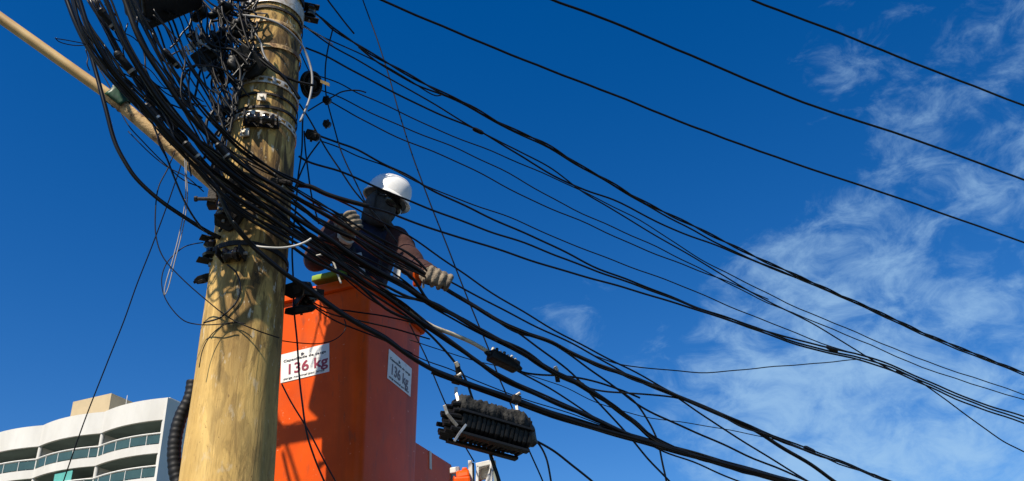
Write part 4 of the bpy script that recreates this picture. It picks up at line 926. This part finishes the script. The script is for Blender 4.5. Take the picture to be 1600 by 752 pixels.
# --- drop cables fanning from the terminal box, and the tangle beside the pole top
DG = 'drop cables under the terminal box'
tops = [(228, 47), (234, 46), (238, 44), (246, 42), (256, 38), (263, 33), (270, 30), (280, 27), (287, 22), (296, 18), (306, 12), (318, 6)]
ends = [(330, 240), (312, 218), (318, 205), (308, 178), (322, 160), (312, 128), (330, 150), (322, 98), (340, 120), (316, 76), (330, 70), (345, 90)]
for i, (a, e) in enumerate(zip(tops, ends)):
    mxx, my = (a[0] * .5 + e[0] * .5 - 5 + rng.uniform(-3, 3), a[1] * .5 + e[1] * .5 + rng.uniform(-3, 3))
    cable('drop cable hanging taut between the terminal box and the tangle by the pole', [(a[0] - 16, a[1] - 26), a, (mxx, my), e, (e[0] + 22, e[1] + 40)], rng.uniform(2.2, 4.2), -.18 + rng.uniform(-.06, .06), k=.12, group=DG, mt=random.choice(['cable', 'cable_thin', 'cable_dusty']), wob=.002)
TG = 'short loops in the tangle beside the pole top'
for q in range(110):
    x0, y0 = rng.uniform(292, 388), rng.uniform(-30, 110)
    if q % 4 == 3: x0, y0 = rng.uniform(325, 372), rng.uniform(90, 200)
    if q % 4 == 1: x0, y0 = rng.uniform(335, 396), rng.uniform(-20, 60)
    L_ = rng.uniform(45, 110); a = rng.uniform(.85, 1.35); pts = [(x0, y0)]
    for s in range(5):
        a += rng.normal(0, .38); pts.append((pts[-1][0] + math.cos(a) * L_ / 5, pts[-1][1] + math.sin(a) * L_ / 5))
    pts = [(min(x, 404 - max(0, y - 80) * .35 - rng.uniform(0, 12)), y) for x, y in pts]
    cable('short grey wire kinked in the tangle beside the pole top' if q % 13 == 0 else 'short black wire kinked in the tangle beside the pole top', pts, rng.uniform(2.2, 5.4), -.22 + rng.uniform(-.10, .14), k=.05, group=TG, mt='grey_wire' if q % 13 == 0 else random.choice(['cable', 'cable_thin', 'cable_dusty']), wob=.006)

# ------------------------------------------------------------------ fittings
def frame_for(p):
    f = unit(CAM - p); f[2] = 0; f = unit(f); r = np.cross(UP, f); return r, f, UP
def boxy(root, c, sz, ax, name, mtl, bevel=.008): return MB().box(c, sz, ax).build(name, MT[mtl], root, bevel=bevel)
# terminal box over the drop cables
def terminal_box():
    a = span(214, 50, -.2, k=.12); c = span(300, 14, -.2, k=.12)
    ex = unit(c - a); ey = unit(np.array([0, 1., 0]) - ex * ex[1]); ez = np.cross(ex, ey)
    if ez[2] < 0: ez = -ez
    ln = np.linalg.norm(c - a); root = empty('terminal_box', (a + c) / 2)
    tag(root, 'big black terminal box at the top edge with drop cables below', 'terminal box')
    ctr = (a + c) / 2 + ez * .11 + ex * .075 - ey * .10
    boxy(root, ctr, (ln * 1.0, .22, .17), (ex, ey, ez), 'box_body', 'black_plastic', .02)
    boxy(root, ctr - ez * .098, (ln * 1.04, .24, .03), (ex, ey, ez), 'box_lid', 'black_plastic', .01)
    for i in range(9):
        p = a + ex * ln * (i + .5) / 9 - ey * rng.uniform(.02, .17)
        MB().tube([p + ez * .01, p - ez * .045], .0095, 8).build('cable_gland', MT['black_plastic'], root)
terminal_box()
# white tipped plug block in the tangle
p0 = span(326, 88, -.2, k=.05); ex, ey, ez = frame_for(p0)
root = empty('splitter_block', p0); tag(root, 'dark splitter block with a row of pale plugs in the tangle', 'splitter block')
pe = unit(RR * .8 + UU * .55); pn = unit(np.cross(pe, F_)); 
boxy(root, p0, (.17, .11, .10), (pe, F_, pn), 'block_body', 'black_plastic', .012)
for i in range(7):
    q = p0 + pe * (-.085 + .024 * i) + pn * (.045 if pn[2] > 0 else -.045) - F_ * .03 - RR * .03
    MB().tube([q, q + (UU * .05 - RR * .02)], .0075, 8).build('plug', MT['white_pvc'] if i % 3 else MT['grey_wire'], root)
# tape wrapped joints that fill the tangle
for q, (x, y, w_, h_, lab) in enumerate(((318, 24, 46, 30, 'lumpy taped joint at the top edge right of the terminal box'), (352, 18, 40, 34, 'lumpy taped joint at the top edge left of the pole'), (376, 56, 38, 40, 'lumpy taped joint against the pole under the top strap'), (346, 62, 36, 36, 'lumpy taped joint in the middle of the tangle'), (366, 112, 40, 46, 'lumpy taped joint low in the tangle over the pole edge'), (338, 116, 24, 30, 'small taped joint at the lower left of the tangle'), (306, 60, 26, 22, 'small taped joint where the drop cables enter the tangle'), (398, 88, 34, 40, 'lumpy taped joint on the pole front beside the zigzag wire'))):
    p = span(x, y, -.26 + .02 * (q % 3), k=.04); d = depth(p) / FPX; rt = empty('taped_joint', p); tag(rt, lab, 'taped joint', 'taped joints in the tangle')
    e1 = unit(RR * .6 - UU * .8); e2 = unit(RR * .8 + UU * .6); b = MB()
    for j in range(7): b.ell(p + e1 * rng.uniform(-.4, .4) * h_ * d + e2 * rng.uniform(-.3, .3) * w_ * d + F_ * rng.uniform(-.03, .05), (rng.uniform(.18, .34) * h_ * d, rng.uniform(.14, .24) * w_ * d, .03), (e1, e2, F_), 10, 6)
    fuse(b, 'joint_body', MT['black_plastic'], rt, .008, 1)
    for j in range(2):
        c = p + e1 * (.5 * j - .25) * h_ * d - F_ * .035; MB().tube([c - e2 * w_ * d * .22, c + e2 * w_ * d * .2 - F_ * .01], .006, 6).build('joint_band', MT['galv' if (q + j) % 3 == 0 else 'cable_dusty'], rt)
# spool insulator racks on the pole
def rack(x, y, off, label, n=1, sc=1.0, vertical=True, k=.0, turn=0.0, tilt=0.0):
    p = span(x, y, off, k=k); d = unit(np.array([POLE[0] - p[0], POLE[1] - p[1], 0])); s = np.cross(UP, d)
    root = empty('insulator_rack', p); tag(root, label, 'insulator', 'insulator racks strapped to the pole')
    ax = (s, d, UP) if vertical else (UP, d, s)
    hgt = .095 * n * sc
    boxy(root, p + d * .055 * sc, (.055 * sc, .012, hgt + .05 * sc), ax, 'rack_plate', 'darksteel', .002)
    for e in (-1, 1): boxy(root, p + ax[2] * e * (hgt / 2 + .012 * sc), (.05 * sc, .12 * sc, .009), ax, 'rack_arm', 'darksteel', .002)
    MB().tube([p - ax[2] * (hgt / 2 + .035 * sc), p + ax[2] * (hgt / 2 + .035 * sc)], .009 * sc, 8).build('rack_bolt', MT['galv'], root, smooth='auto')
    for i in range(n):
        c = p + ax[2] * ((i - (n - 1) / 2) * .095 * sc)
        MB().lathe(c, [(r * sc, z * sc) for r, z in ((.018, -.042), (.038, -.038), (.042, -.026), (.027, -.012), (.025, .0), (.027, .012), (.042, .026), (.038, .038), (.018, .042))], ax, 16).build('spool', MT['porcelain'], root, smooth='auto')
    return root
rack(331, 392, -.16, 'glossy spool insulator rack on the left edge of the pole below the service cable', 1, 1.15)
rack(362, 398, -.29, 'dark spool insulator rack on the pole front right of the glossy one', 1, 1.0, False)
rack(482, 468, .02, 'double spool rack right of the pole over the orange bucket', 2, .92, False)
rack(408, 186, -.26, 'black spool rack between the two perforated straps', 2, .85, False)
rack(344, 178, -.15, 'black spool rack on the left side beside the upper perforated strap', 1, .9, False)
rack(484, 20, -.02, 'black spool rack right of the pole at the top edge', 1, 1.0)
rack(352, 318, -.30, 'grimy spool rack buried under the front bundle', 2, .9)
# black clamp body masses
def clamp(x, y, off, w_, h, label, ang=25, k=0.0, mtl='black_plastic', deep=.05):
    p = span(x, y, off, k=k); d = depth(p) / FPX; a = R_(-ang); ex = RR * math.cos(a) + UU * math.sin(a); ey = UU * math.cos(a) - RR * math.sin(a)
    root = empty('cable_clamp', p); tag(root, label, 'cable clamp', 'cable clamps beside the pole')
    b = MB(); b.prism([p + ex * u * w_ * d + ey * v_ * h * d - F_ * deep / 2 for u, v_ in ((-.5, -.2), (-.25, -.5), (.35, -.4), (.5, -.05), (.45, .3), (.0, .5), (-.45, .4))], F_ * deep)
    b.build('clamp_body', MT[mtl], root, bevel=.005)
    MB().tube([p - ey * h * d * .62, p + ey * h * d * .62], .008, 6).build('clamp_bolt', MT['darksteel'], root)
    MB().box(p - F_ * (deep / 2 + .004) + ex * .01, (w_ * d * .4, h * d * .5, .012), (ex, ey, F_)).build('clamp_plate', MT['darksteel'], root, bevel=.003)
clamp(489, 212, .0, 24, 17, 'large wedge clamp at the lower perforated strap', 20)
clamp(511, 157, .12, 13, 12, 'small upper clamp on the hanging wire', 10)
clamp(511, 194, .12, 12, 12, 'small lower clamp on the hanging wire', 15)
clamp(318, 436, -.12, 14, 26, 'dark clamp on the left pole edge under the insulators', 70)
clamp(466, 452, .0, 44, 26, 'blocky black clamp above the double spool rack', -10)
clamp(470, 484, .02, 50, 14, 'flat black clamp beneath the double spool rack', -8)
clamp(388, 100, -.24, 52, 44, 'bulky black block standing in for shadow and cable mass high on the pole front', 40, deep=.1)  # dark block added for the shadow and cable mass on the pole here
clamp(440, 284, -.26, 34, 10, 'flat brown clamp where the bundle crosses the pole', 8, mtl='darksteel')
clamp(372, 286, -.25, 30, 28, 'grimy square clamp under the bundle at mid pole', 30, mtl='dusty_plastic')
clamp(358, 340, -.27, 40, 44, 'soot black clamp under the bundle above the insulators', 35)
p = span(311, 311, -.1, k=0.0); root = empty('step_bolt', p); tag(root, 'short step bolt sticking out left of the pole under the lamp arm', 'step bolt')
MB().tube([p - RR * .02, p + RR * .10], .0105, 8).build('bolt_shank', MT['darksteel'], root); MB().tube([p - RR * .025, p - RR * .01], .016, 6).build('bolt_head', MT['darksteel'], root)
# coil of black tape hanging right of the pole
p = span(487, 133, .0); root = empty('cable_coil', p); tag(root, 'tight black cable coil tied right of the pole beside the grey hoop', 'cable coil')
ax = (unit(RR * .8 + F_ * .6), UU, unit(np.cross(unit(RR * .8 + F_ * .6), UU)))
for q in range(7):
    rr = .052 + rng.uniform(-.012, .018); c = p + ax[2] * rng.uniform(-.03, .03) + RR * rng.uniform(-.012, .012) + UU * rng.uniform(-.012, .012); t = np.linspace(0, 2 * np.pi, 25)
    MB().tube([c + ax[0] * rr * math.cos(a) + ax[1] * rr * 1.25 * math.sin(a) for a in t], .011, 6).build('coil_turn', MT['cable' if q % 2 else 'cable_dusty'], root, smooth=True)
MB().ell(p, (.045, .055, .035), ax).build('coil_core', MT['black_plastic'], root, smooth=True)
MB().box(p + RR * .085 + UU * .012, (.06, .02, .022), (unit(RR - UU * .4), UU, F_)).build('wooden_peg', MT['arm'], root)
# small pale splice on the cables
def small_splice():
    a = street(765, 553, -.03); c = street(808, 574, .0); ex = unit(c - a); ey = unit(np.cross(ex, UP)); ez = np.cross(ey, ex)
    if ez[2] < 0: ez = -ez
    root = empty('splice_connector', (a + c) / 2); tag(root, 'small knobbly black splice with pale bolt heads at the end of the sleeved cable', 'splice connector')
    ln = np.linalg.norm(c - a); ctr = (a + c) / 2
    boxy(root, ctr - ez * .004, (ln, .075, .062), (ex, ey, ez), 'splice_body', 'black_plastic', .014)
    for e in (-1, 1): MB().tube([ctr + ex * ln * .48 * e, ctr + ex * ln * .66 * e], [.024, .011], 10).build('end_boot', MT['black_plastic'], root)
    for i in range(7):
        q = a + ex * ln * (i + .6) / 7.4 + ez * .030
        MB().tube([q, q + ez * (.020 + .008 * (i % 2))], [.0105, .009], 8).build('bolt_head', MT['white_pvc'] if i in (0, 2, 4, 5, 6) else MT['black_plastic'], root)
small_splice()
for (x, y, o_, lab) in ((870, 586, .04, 'tan spacer clamp tying two cables right of the small splice'), (716, 580, -.1, 'small dark spacer on the messenger above the finned closure')):
    p = street(x, y, o_); root = empty('spacer_clamp', p); tag(root, lab, 'spacer clamp', 'spacer clamps on the cables')
    MB().box(p, (.028, .05, .085), (RR, F_, unit(UU - RR * .15))).build('spacer_body', MT['darksteel'], root, bevel=.004)
    MB().tube([p + UU * .03 - F_ * .03, p + UU * .055 - F_ * .03 - RR * .012], .012, 8).build('spacer_knob', MT['beige_sleeve'], root)
# ------------------------------------------------------------------ finned closure hanging from the messenger cable
def closure():
    o_ = -.12
    a, c = street(709, 650, o_), street(823, 682, o_); ex = unit(c - a); ey = unit(np.cross(UP, ex)); ez = np.cross(ex, ey)
    if ey[1] < 0: ey = -ey
    if ez[2] < 0: ez = -ez
    ln = float(np.linalg.norm(c - a)); M_ = (a + c) / 2; root = empty('splice_closure', M_)
    tag(root, 'bulky black finned splice closure slung under the messenger cable', 'splice closure')
    ey = ey * .88; ez = ez * .88
    L3 = lambda u, v_, w_: M_ + ex * u * ln + ey * v_ + ez * w_
    SC = .86          # metres per photo pixel at the closure
    # upper half shell: crusty and lumpy
    LUMP = rng.normal(0, .008, (40, 12)); b = MB(); nu, nvv = 44, 24; V = []
    for i in range(nu):
        u = -.5 + i / (nu - 1)
        for j in range(nvv):
            t = math.pi * j / (nvv - 1); rr = 1.0 if u < .34 else 1 - (u - .34) / .16 * .35
            su = abs(math.sin(t)) ** .45; cu = math.copysign(abs(math.cos(t)) ** .55, math.cos(t))
            nzv = rng.normal(0, .0050) + LUMP[i // 5, j // 4] * .5 + LUMP[(i + 2) // 4 + 12, (j + 1) // 3] * .5
            V.append(L3(u, cu * (.118 * rr + nzv), .005 + su * (.112 * rr + nzv)))
    Fq = [(i * nvv + j, i * nvv + j + 1, (i + 1) * nvv + j + 1, (i + 1) * nvv + j) for i in range(nu - 1) for j in range(nvv - 1)]
    Fq += [tuple(range(nvv)), tuple((nu - 1) * nvv + j for j in range(nvv))[::-1], ]
    Fq += [(i * nvv, (i + 1) * nvv, (i + 1) * nvv + nvv - 1, i * nvv + nvv - 1) for i in range(nu - 1)]
    b.add(V, Fq); b.build('upper_shell', MT['dusty_plastic'], root, smooth=True)
    boxy(root, L3(-.02, 0, -.004), (ln * 1.0, .275, .016), (ex, ey, ez), 'flange', 'black_plastic', .003)
    # lower half shell with ribs
    b = MB(); prof = [(-.112, -.012), (.112, -.012), (.100, -.085), (.06, -.115), (-.06, -.115), (-.100, -.085)]
    b.prism([M_ + ex * -.46 * ln + ey * v_ + ez * w_ for v_, w_ in prof], ex * ln * .92); b.build('lower_shell', MT['black_plastic'], root, bevel=.004)
    for i in range(15):
        u = -.44 + .88 * i / 14 + rng.normal(0, .006); jx = rng.uniform(1.04, 1.17)
        b = MB(); b.prism([M_ + ex * (u * ln - .008) + ey * v_ * jx + ez * (w_ * 1.08 + .004 * rng.normal()) for v_, w_ in prof], ex * .016); b.build('rib', MT['black_plastic'], root, bevel=.002)
    boxy(root, L3(-.01, -.08, -.132), (ln * .95, .05, .018), (ex, ey, ez), 'base_rail', 'black_plastic', .003)
    boxy(root, L3(-.01, .08, -.132), (ln * .95, .05, .018), (ex, ey, ez), 'base_rail', 'black_plastic', .003)
    # tapered end
    b = MB(); b.tube([L3(.44, 0, -.01), L3(.52, 0, -.015), L3(.60, 0, -.03), L3(.63, 0, -.04)], [.10, .075, .03, .02], 12); b.build('end_cone', MT['black_plastic'], root, smooth='auto')
    # comb of cable ports on the left end
    for i in range(5):
        for j in range(4):
            p = L3(-.5, -.09 + .06 * j, -.105 + .042 * i - .012); q = p - ex * (.034 + .014 * ((i + j) % 3)) - ez * .004 * i
            MB().tube([p + ex * .02, q], [.017, .0135], 8).build('port_plug', MT['black_plastic'], root)
    # steel straps and hangers
    def flat(pts, w_, nm='steel_strap'):
        for p, q in zip(pts[:-1], pts[1:]):
            d = q - p; l = np.linalg.norm(d); d = d / l; s = unit(np.cross(d, F_)); MB().box((p + q) / 2 - F_ * 0, (l + .006, w_, .008), (d, s, np.cross(d, s))).build(nm, MT['galv'], root, bevel=.002)
    oo = o_ - .16
    flat([street(694.5, 634, oo), street(699, 647, oo), street(707, 657, oo), street(714, 665, oo)], .017)
    flat([street(710, 689, oo), street(718, 677, oo), street(728, 664, oo)], .013)
    flat([street(712.5, 606, -.13), street(712.5, 614, -.13), street(716, 626, -.16)], .018, 'hanger')
    flat([street(807, 632, -.13), street(808, 642, -.15), street(815, 657, -.17)], .016, 'hanger')
    for (x, y) in ((714, 594), (806, 624)):
        p = street(x, y, -.13); MB().box(p, (.05, .05, .045), (ex, ey, ez)).build('cable_grip', MT['darksteel'], root, bevel=.006)
        MB().tube([p - RR * .012 + UU * .012, p + RR * .026 + UU * .036], .010, 8).build('grip_bolt', MT['galv'], root)
    for (u, v_) in ((-.2, .02), (.12, -.02), (-.33, .0)):
        b = MB(); b.tube([L3(u, v_, .10), L3(u, v_, .135)], [.028, .018], 8); b.build('shell_boss', MT['dusty_plastic'], root)
closure()
# ------------------------------------------------------------------ corrugated pipe left of the pole
pts = [span(x, y, .12, k=.0) for x, y in ((302, 596), (297, 622), (283, 650), (274.5, 681), (272, 709), (274, 737), (279, 760))]
last = pts[-1]; pts += [last + np.array([.03, 0, -.35]), np.array([last[0] + .06, last[1], 1.6]), np.array([last[0] + .08, last[1], .14])]
C = spline(pts, 14); s = np.concatenate([[0], np.cumsum(np.linalg.norm(np.diff(C, axis=0), axis=1))]); ss = np.arange(0, s[-1], .0065); C = np.stack([np.interp(ss, s, C[:, i]) for i in range(3)], 1)
b = MB().tube(C, .0345 + .0010 * np.sign(np.sin(ss * 2 * np.pi / .030)), 16)
tag(b.build('corrugated_pipe', MT['rubber'], None, smooth='auto'), 'black corrugated pipe bowed out along the left foot of the pole', 'pipe')
print('objects', len(bpy.data.objects), 'tris', sum(len(o.data.polygons) * 2 for o in bpy.data.objects if o.type == 'MESH'))
